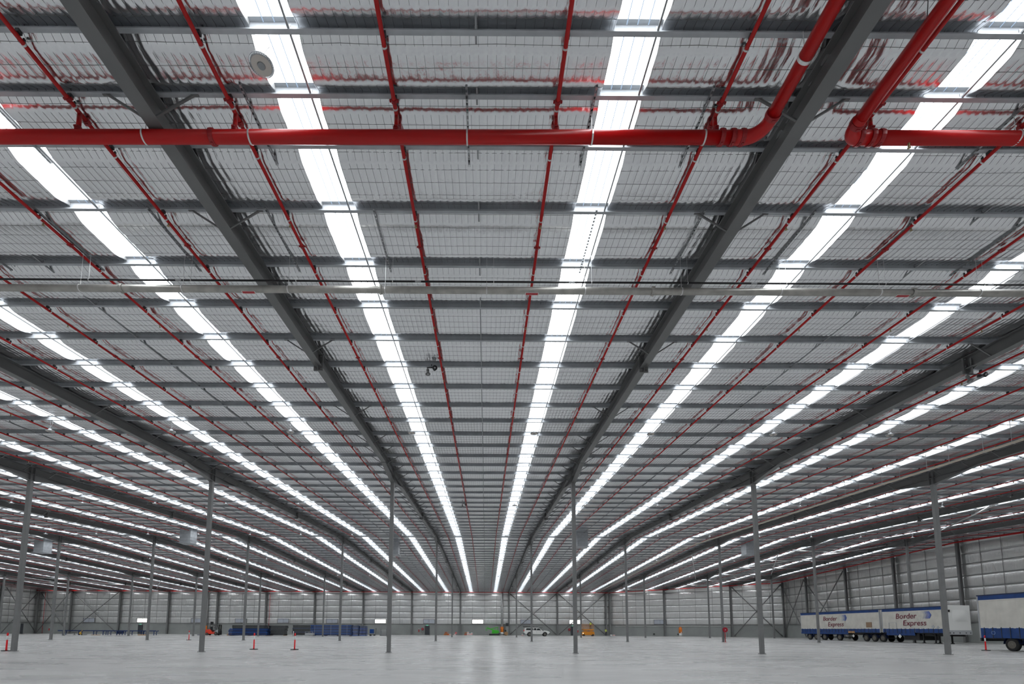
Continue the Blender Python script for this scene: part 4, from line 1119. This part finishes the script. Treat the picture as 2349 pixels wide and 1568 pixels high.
# ------------------------------------------------------------------ orange scissor lift with worker
LD = 108.0
xa = at_depth(1335.5, 1450, LD).x; xb = at_depth(1362.5, 1450, LD).x; Lw = xb-xa
t = thing('scissor_lift', 'orange scissor lift with a lit lamp by the far wall', 'lift', (xa, LD, 0))
m = MB(); m.box(0, Lw, -.55, .55, .22, .95); fix(m.build('chassis', M['liftorange'], t), .04)
for u in (.3, Lw-.35):
    for yy in (-.5, .5): m = MB(); m.lathe((u, yy-.1, .22), (0, 1, 0), [(0, .1), (.01, .22), (.19, .22), (.2, .1)], 16); m.build('wheel', M['black'], t)
for i in range(3):
    z0 = .95+.12*i; m = MB(); m.bar((.15, -.5, z0), (Lw-.15, -.5, z0+.12), .05, .05); m.bar((.15, -.5, z0+.12), (Lw-.15, -.5, z0), .05, .05); m.bar((.15, .5, z0), (Lw-.15, .5, z0+.12), .05, .05); m.build('scissor_arm', M['liftorange'], t)
m = MB(); m.box(.0, Lw-.1, -.58, .58, 1.32, 1.55); fix(m.build('platform', M['liftorange'], t), .02)
m = MB()
for z in (1.85, 2.2, 2.6):
    for yy in (-.56, .56): m.bar((.03, yy, z), (Lw-.13, yy, z), .04)
    for xx in (.03, Lw-.13): m.bar((xx, -.56, z), (xx, .56, z), .04)
for i in range(8):
    xx = .03+(Lw-.16)*i/7
    for yy in (-.56, .56): m.bar((xx, yy, 1.5), (xx, yy, 2.6), .03)
m.build('guard_rail', M['liftorange'], t)
m = MB(); m.lathe((.08, -.58, .62), (0, -1, 0), [(0, .07), (.04, .06)], 12); m.build('lamp', M['beacon'], t)
person((at_depth(1354.5, 1430, LD).x, LD, 1.55), 'worker in yellow hi-vis shirt standing in the orange lift basket', rz=2.6, h=1.68)

# ------------------------------------------------------------------ green lift
GD_ = 113.0
xa = at_depth(1121, 1450, GD_).x; xb = at_depth(1147, 1450, GD_).x
t = thing('boom_lift', 'folded lime green boom lift on a black tracked base by the far wall', 'lift', (xa, GD_, 0)); Lw = xb-xa
m = MB()
for yy in (-.6, .4): m.tube([(.1, yy, .22), (Lw-.1, yy, .22)], .2, 10)
m.box(.1, Lw-.1, -.5, .5, .2, .42); m.build('track_base', M['black'], t)
m = MB(); m.prism([(.7, .45), (2.2, .45), (2.4, 1.1), (1.6, 1.3), (.8, 1.15)], 'y', -.4, .4); recalc(m.build('turret', M['green'], t))
m = MB(); m.bar((2.3, 0, .8), (-.4, 0, 1.75), .22, .26); m.bar((2.5, .25, .7), (.3, .25, 1.5), .16, .2); m.build('boom', M['green'], t)
m = MB(); m.bar((2.1, -.1, 1.9), (.6, -.1, 1.55), .12, .16); m.bar((2.15, -.1, 1.95), (2.0, -.1, 1.1), .10, .12); m.bar((-.4, 0, 1.75), (-.55, 0, 1.1), .12); m.build('knuckle_arm', M['green'], t)
m = MB()
for z in (1.25, 1.6, 2.0):
    for yy in (-.35, .35): m.bar((-.75, yy, z), (-.15, yy, z), .04)
    for xx in (-.75, -.15): m.bar((xx, -.35, z), (xx, .35, z), .04)
for xx in (-.75, -.15):
    for yy in (-.35, .35): m.bar((xx, yy, 1.2), (xx, yy, 2.0), .04)
m.build('basket', M['green'], t)
for s_ in (-1, 1):
    m = MB(); m.bar((2.3, .3*s_, .5), (4.0, .9*s_, .08), .10, .12); m.box(3.9, 4.15, .9*s_-.12, .9*s_+.12, 0, .06); m.build('outrigger', M['black'], t)
x = at_depth(1161, 1452, 113).x
t = thing('cable_drum', 'brown cable drum and hose coil on the floor under the switchboard', 'drum', (x, 113.4, 0))
m = MB(); m.lathe((0, -.25, .45), (0, 1, 0), [(0, .45), (.05, .45), (.051, .25), (.45, .25), (.451, .45), (.5, .45)], 16); m.build('reel', M['wood'], t)
m = MB(); m.lathe((-.15, -.1, 1.05), (0, 1, 0), [(0, .24), (.16, .24)], 14); m.build('coil', M['black'], t)

# ------------------------------------------------------------------ forklift
FD = 98.5
xa = at_depth(472, 1450, FD).x; xb = at_depth(522, 1450, FD).x; Lf = xb-xa; s = Lf/4.4
t = thing('forklift', 'orange-red forklift with black mast parked by the blue rack stack', 'forklift', (xa, FD, 0))
m = MB(); m.prism(cpx([(.05, .35), (.0, .8), (.25, 1.15), (1.0, 1.22), (1.35, 1.0), (1.6, .62), (2.3, .55), (2.3, .30), (.9, .28)]), 'y', -.55, .55); fix(recalc(m.build('counterweight', M['forkred'], t)), .05)
m = MB(); m.box(1.0*s, 2.2*s, -.5, .5, .95, 1.10); m.box(1.0*s, 1.25*s, -.3, .3, 1.1, 1.75); m.build('seat', M['black'], t)
m = MB(); m.box(2.25*s, 2.7*s, -.5, .5, .35, 1.1); m.build('dash', M['light_grey'], t)
m = MB()
for yy in (-.5, .5):
    m.bar((.9*s, yy, 1.15), (1.15*s, yy, 2.12), .06); m.bar((2.4*s, yy, 1.05), (1.95*s, yy, 2.12), .06); m.bar((1.1*s, yy, 2.12), (2.0*s, yy, 2.12), .06)
for i in range(5): m.bar(((1.1+.22*i)*s, -.5, 2.12), ((1.1+.22*i)*s, .5, 2.12), .05)
m.build('overhead_guard', M['black'], t)
m = MB(); m.bar((1.95*s, 0, 1.1), (1.75*s, 0, 1.45), .03); m.lathe((1.72*s, 0, 1.5), (-.5, 0, 1), [(0, .18), (.03, .18)], 14); m.build('steering_wheel', M['black'], t)
m = MB()
for yy in (-.4, .3): m.box(2.75*s, 2.95*s, yy, yy+.1, .1, 2.15)
for z in (.5, 1.2, 2.05): m.box(2.75*s, 2.95*s, -.4, .4, z, z+.1)
m.build('mast', M['black'], t)
for yy in (-.3, .2):
    m = MB(); m.box(2.98*s, 3.08*s, yy, yy+.1, .1, .9); m.box(2.98*s, 3.55*s, yy, yy+.1, .1, .14); m.build('fork', M['steel_dark'], t)
for u, R in ((.55, .28), (2.35, .34)):
    tm, hm = wheel_mesh(R, .22)
    for yy in (-.5, .5): add_wheel(t, (u*s, yy, R), tm, hm, math.pi/2 if yy < 0 else -math.pi/2)
m = MB(); m.box(.95*s, 1.35*s, -.2, .2, 2.2, 2.75); m.bar((1.15*s, 0, 2.1), (1.15*s, 0, 2.3), .05); m.build('work_lamp_box', M['black'], t)
m = MB(); m.box(2.72*s, 2.74*s, -.2, .1, 1.3, 1.9); m.build('hi_vis_sheet', M['hivis'], t)

# ------------------------------------------------------------------ racking stacks
def beam_stack(px0, px1, D, z1, depth, label, mats, layers, name='rack_stack', verticals=0, seed=1, ends=True):
    """bundles of racking beams laid in courses; each course is a row of channel-edged beams"""
    rnd = random.Random(seed)
    x0 = at_depth(px0, 1450, D).x; x1 = at_depth(px1, 1450, D).x
    t = thing(name, label, 'racking stack', (x0, D, 0), 0, 'stacked racking parts along the far wall'); L = x1-x0; h = (z1-.1)/layers
    m = MB()
    for i in range(max(2, int(L/2))): xx = .3+i*(L-.6)/max(1, int(L/2)-1); m.box(xx-.05, xx+.05, -depth/2, depth/2, 0, .1)
    m.build('bearer', M['wood'], t)
    for j in range(layers):
        a, b = rnd.uniform(0, .25), L-rnd.uniform(0, .25); z = .1+j*h
        for r in range(3):
            y = -depth/2 + r*depth/3
            m = MB(); m.box(a, b, y, y+depth/3-.04, z, z+h*.78); m.box(a, b, y-.012, y+depth/3-.03, z, z+h*.16); m.box(a, b, y-.012, y+depth/3-.03, z+h*.62, z+h*.78)
            o = m.build('beam', M[mats[(j+r) % len(mats)] if isinstance(mats, list) else mats], t)
            if r: continue
            if ends:
                e_ = MB(); e_.box(a-.05, a, y-.02, y+.3, z-.02, z+h*.85); e_.box(b, b+.05, y-.02, y+.3, z-.02, z+h*.85); e_.build('end_bracket', M['rack_bright' if 'blue' in str(mats) else 'steel_dark'], o)
    for i in range(verticals):
        xx = L*(i+.5)/verticals; m = MB(); m.box(xx-.02, xx+.02, -depth/2-.03, -depth/2-.015, .05, z1); m.build('strap', M['light_grey'], t)
    return t
beam_stack(529, 617, 97.5, 1.42, 1.6, 'low stack of blue racking beams right of the forklift', ['rack_blue', 'rack_blue', 'rack_bright'], 6, seed=3)
beam_stack(536, 618, 101.5, 2.1, 1.4, 'tall dark stack standing behind the low blue stack', ['rack_black'], 8, seed=4)
beam_stack(619, 658, 99.5, 2.05, 1.6, 'black racking stack with tattered wrap at the right of the low blue stack', ['rack_black'], 7, seed=5)
beam_stack(674, 716, 100.5, 2.15, 1.6, 'black racking stack left of the tall blue stack', ['rack_black', 'rack_black', 'navy'], 8, seed=6)
beam_stack(716, 808, 98.5, 2.2, 1.8, 'tall wide stack of bright blue racking beams with straps', ['rack_blue', 'rack_bright'], 8, seed=7, verticals=5)
def frame_bundle(px0, px1, D, label, z1=2.1, seed=1):
    x0 = at_depth(px0, 1450, D).x; x1 = at_depth(px1, 1450, D).x; L = x1-x0
    t = thing('racking_bundle', label, 'racking stack', (x0, D, 0), 0, 'bundled upright racking frames')
    n_ = 9
    for j in range(n_):
        z = .05+j*(z1-.05)/n_; m = MB(); m.box(0, L, -.9, -.78, z, z+.13); m.box(0, L, .3, .42, z, z+.13); m.box(0, .12, -.9, .4, z, z+.13); m.box(L-.12, L, -.9, .4, z, z+.13); m.bar((.06, -.84, z+.06), (L-.06, .36, z+.06), .05); m.build('frame', M['rack_blue'] if j % 3 else M['mark_blue'], t)
    for xx in (0, L):
        m = MB(); m.box(xx-.04, xx+.04, -.95, -.87, 0, z1); m.build('upright', M['rack_blue'], t)
frame_bundle(810, 824, 98.6, 'bundle of blue frames touching the right end of the tall blue stack', 2.15)
frame_bundle(826, 842, 98.9, 'bundle of blue frames second right of the tall blue stack', 2.0)
# grey crate in front of the black stack
x0 = at_depth(701, 1452, 96).x; x1 = at_depth(719, 1452, 96).x
t = thing('stillage', 'pale grey low metal crate in front of the black and blue racking', 'crate', (x0, 96.2, 0)); L = x1-x0
m = MB(); m.box(0, L, -.5, .5, .1, .55); m.build('tub', M['light_grey'], t)
m = MB()
for xx in (0.03, L/2, L-.03):
    m.box(xx-.03, xx+.03, -.53, -.5, 0, .85)
m.box(0, L, -.53, -.5, .8, .85); m.build('frame', M['light_grey'], t)
# blue trolley
x0 = at_depth(849, 1450, 101).x
t = thing('trolley', 'small bright blue trolley right of the blue racking', 'trolley', (x0, 101, 0))
m = MB(); m.box(0, .75, -.4, .4, .5, 1.35); m.build('panel_load', M['rack_bright'], t)
m = MB(); m.box(-.05, 1.1, -.45, .45, .2, .28); m.bar((1.1, -.4, .25), (1.2, -.4, 1.5), .05); m.bar((1.1, .4, .25), (1.2, .4, 1.5), .05); m.bar((1.2, -.4, 1.5), (1.2, .4, 1.5), .05); m.build('frame', M['steel_dark'], t)
for xx in (.1, .9):
    m = MB(); m.lathe((xx, -.45, .12), (0, 1, 0), [(0, .12), (.06, .12)], 12); m.lathe((xx, .39, .12), (0, 1, 0), [(0, .12), (.06, .12)], 12); m.build('wheel', M['rubber'], t)
# grey panel stack
x0 = at_depth(872.5, 1450, 103).x; x1 = at_depth(888.5, 1450, 103).x; L = x1-x0
t = thing('panel_stack', 'grey stack of flat metal panels just left of the third near column', 'stack', (x0, 103, 0))
for j in range(6):
    z = .08+j*.22; m = MB(); m.box(.0, L, -.6, .6, z, z+.06); m.box(.04, .22, -.55, .55, z+.06, z+.10); m.build('panel', M['light_grey'], t)
    m = MB(); m.box(.05, .12, -.5, -.4, z+.06, z+.22); m.box(L-.12, L-.05, -.5, -.4, z+.06, z+.22); m.box(.05, .12, .4, .5, z+.06, z+.22); m.box(L-.12, L-.05, .4, .5, z+.06, z+.22); m.build('spacer', M['steel_dark'], t)
m = MB(); m.box(0, L, -.6, .6, 0, .08); m.build('base', M['steel_dark'], t)

# ------------------------------------------------------------------ long blue conveyor
VD = 96.0
x0 = at_depth(136, 1450, VD).x; x1 = at_depth(361, 1450, VD).x; L = x1-x0
t = thing('conveyor', 'very long low dark blue roller conveyor at the far left', 'conveyor', (x0, VD, 0))
nseg = 3; zt = .93
for i in range(nseg):
    a, b = L*i/nseg+.01, L*(i+1)/nseg-.01
    m = MB(); m.box(a, b, -.42, -.36, zt-.17, zt); m.box(a, b, .36, .42, zt-.17, zt); m.box(a, b, -.44, -.42, zt-.03, zt+.02); m.build('side_rail', M['rack_blue'], t)
m = MB()
for i in range(int(L/.22)): m.tube([(.11+i*.22, -.37, zt-.06), (.11+i*.22, .37, zt-.06)], .03, 6, caps=False)
stuff(m.build('roller', M['rod'], t))
for px in (147.5, 184, 218, 240, 251, 271.5, 284, 300, 327, 332, 356):
    xx = at_depth(px, 1450, VD).x-x0; m = MB()
    for yy in (-.38, .38): m.box(xx-.045, xx+.045, yy-.045, yy+.045, 0, zt-.16); m.bar((xx, yy, .45), (xx+.25, yy, zt-.14), .035)
    m.bar((xx, -.38, .35), (xx, .38, .35), .05); m.box(xx-.09, xx+.09, -.46, -.30, 0, .02); m.build('leg', M['rack_blue'], t)
m = MB(); xx = at_depth(276, 1450, VD).x-x0; m.box(xx-.5, xx+.5, -.3, .3, .25, .75); m.build('drive_box', M['navy'], t)
xx = at_depth(190, 1450, VD-.6).x
t = thing('pallet_jack', 'small yellow and black pallet jack under the conveyor', 'pallet jack', (xx, VD-1.1, 0))
m = MB(); m.box(-.2, .05, -.15, .15, .12, .55); m.bar((-.1, 0, .5), (.35, 0, 1.0), .05); m.build('pump_body', M['yellow'], t)
for yy in (-.22, .12): m = MB(); m.box(.25, 1.1, yy, yy+.12, .06, .13); m.build('fork', M['black'], t)
m = MB(); m.lathe((0, -.3, .12), (0, 1, 0), [(0, .12), (.08, .12)], 12); m.lathe((0, .22, .12), (0, 1, 0), [(0, .12), (.08, .12)], 12); m.build('wheel', M['rubber'], t)
xx = at_depth(174.5, 1456, VD-.6).x
t = thing('stand', 'small dark stool-like stand under the left end of the conveyor', 'stand', (xx, VD-1, 0))
m = MB(); m.box(-.28, .28, -.2, .2, .42, .48); m.build('top', M['steel_dark'], t)
m = MB(); m.tube([(0, 0, .06), (0, 0, .42)], .04, 8); m.box(-.3, .3, -.05, .05, 0, .06); m.build('leg', M['steel_dark'], t)
for i, (px, w, l) in enumerate(((225, 1.4, 'orange timber board lying on the floor under the conveyor'), (333, 1.7, 'pale orange timber pallet load under the conveyor\'s right end'))):
    xx = at_depth(px, 1456, VD-.6).x; t = thing('timber_stack', l, 'timber', (xx, VD-1.2, 0), 0, 'timber lying under the conveyor')
    for j in range(2 if i else 1):
        for q in range(3): m = MB(); m.box(-w/2+.03*q, w/2+.02*q, -.3+q*.2, -.12+q*.2, j*.1, j*.1+.08); m.build('board', M['wood'], t)
m = None
x0 = at_depth(448, 1456, 99).x
t = thing('timber_stack', 'dark low bundle on the floor left of the forklift', 'bundle', (x0, 99.6, 0), 0, 'low bundles beside the forklift')
for q in range(3): m = MB(); m.box(0, 2.0, q*.15, q*.15+.12, 0, .1); m.build('bar', M['navy'], t)
x0 = at_depth(522, 1456, 99.2).x
t = thing('timber_stack', 'pale timber offcuts on the floor between forklift and blue stack', 'timber', (x0, 99.2, 0), 0, 'low bundles beside the forklift')
for q in range(3):
    for j in range(3): m = MB(); m.box(0, .62, -.3+q*.2, -.13+q*.2, j*.11, j*.11+.09); m.build('board', M['wood'], t)
# a dark roller door leaf seen edge-on at the far left and a white bollard
q = at_depth(45, 1440, 108)
t = thing('folded_panel', 'narrow dark upright panel leaning at the far left wall', 'panel', (q.x, 108.5, 0))
m = MB(); m.box(-.28, .28, -.05, .05, 0, 2.3); m.build('sheet', M['door'], t)
m = MB(); m.box(-.4, .3, -.25, .25, 0, .05); m.build('foot', M['black'], t)
q = at_depth(673, 1455, 93)
t = thing('bollard', 'short white bollard behind the safety post between the rack stacks', 'bollard', (q.x, 93, 0))
m = MB(); m.lathe((0, 0, 0), (0, 0, 1), [(0, .07), (.9, .06), (.95, .03)], 12); m.build('tube', M['white'], t, smooth=True)
m = MB(); m.box(-.14, .14, -.14, .14, 0, .03); m.build('base', M['rubber'], t)

# ------------------------------------------------------------------ cartons and clutter along the far wall
def carton(px, D, w, h, mm, label, z=0, tape=None, dpt=.4, rz=.0, group='cartons along the far wall'):
    x = at_depth(px, 1455, D).x
    t = thing('carton', label, 'box', (x, D, z), rz, group)
    m = MB(); m.box(-w/2, w/2, -dpt/2, dpt/2, 0, h); m.build('case', M[mm], t)
    m = MB(); m.box(-w/2-.003, w/2+.003, -dpt/2-.004, dpt/2+.004, h*.38, h*.56); m.build('printed_band', M[tape or 'hired'], t)
    m = MB(); m.box(-w*.02, w*.02, -dpt/2-.005, dpt/2+.005, h-.002, h+.004); m.build('tape', M['light_grey'], t)
DD = 114.5
carton(1043.5, DD, .45, .32, 'white', 'white carton with red band, lower one left of the wall post', 0)
carton(1046, DD-.1, .42, .36, 'hired', 'red carton standing on the small white carton left of the wall post', .33, 'white')
carton(1068, DD, .6, .40, 'card', 'brown carton leftmost of the pile right of the wall post', 0, 'hired')
carton(1068.5, DD, .5, .30, 'card', 'brown carton on top of the leftmost one right of the wall post', .41, 'orange')
carton(1073.5, DD-.1, .45, .42, 'white', 'white and red carton, bottom of the tallest pair in the pile', 0)
carton(1073.5, DD-.1, .42, .38, 'white', 'white and red carton, top of the tallest pair in the pile', .43)
carton(1078, DD-.1, .42, .42, 'white', 'white and red carton second from the right of the pile', 0)
carton(1082, DD-.1, .36, .62, 'white', 'white and red carton rightmost of the pile', 0)
carton(1022, DD, .7, .45, 'card', 'brown carton leftmost of the orange clutter by the concrete wall', 0, 'orange')
carton(1022.5, DD, .5, .35, 'card', 'small brown carton on top at the left of the orange clutter', .46, 'hired')
carton(1027, DD-.2, .6, .38, 'orange', 'orange carton in the middle of the clutter by the concrete wall', 0, 'hired')
carton(1032.5, DD, .5, .30, 'white', 'white carton rightmost of the orange clutter by the concrete wall', 0, 'orange')
carton(1198.5, 105, .42, .38, 'white', 'white and red carton on the floor behind the white car', 0)
carton(1402, 114, .5, .30, 'white', 'white carton left of the pair by the wall where it turns', 0, 'light_grey')
carton(1408, 114.2, .5, .28, 'white', 'white and red carton right of the pair by the wall where it turns', 0)
for q in range(3):
    x = at_depth(1027+3*q, 1450, DD).x
t = thing('plank_heap', 'heap of orange-painted battens leaning in the clutter by the concrete wall', 'timber', (at_depth(1027, 1450, DD).x, DD-.6, 0))
for q in range(6):
    m = MB(); a = random.uniform(-.5, .5); m.bar((a-.45, .1*q-.3, .05), (a+.4, .1*q-.25, .35+.12*q), .07, .05); m.build('batten', M['orange' if q % 2 else 'wood'], t)
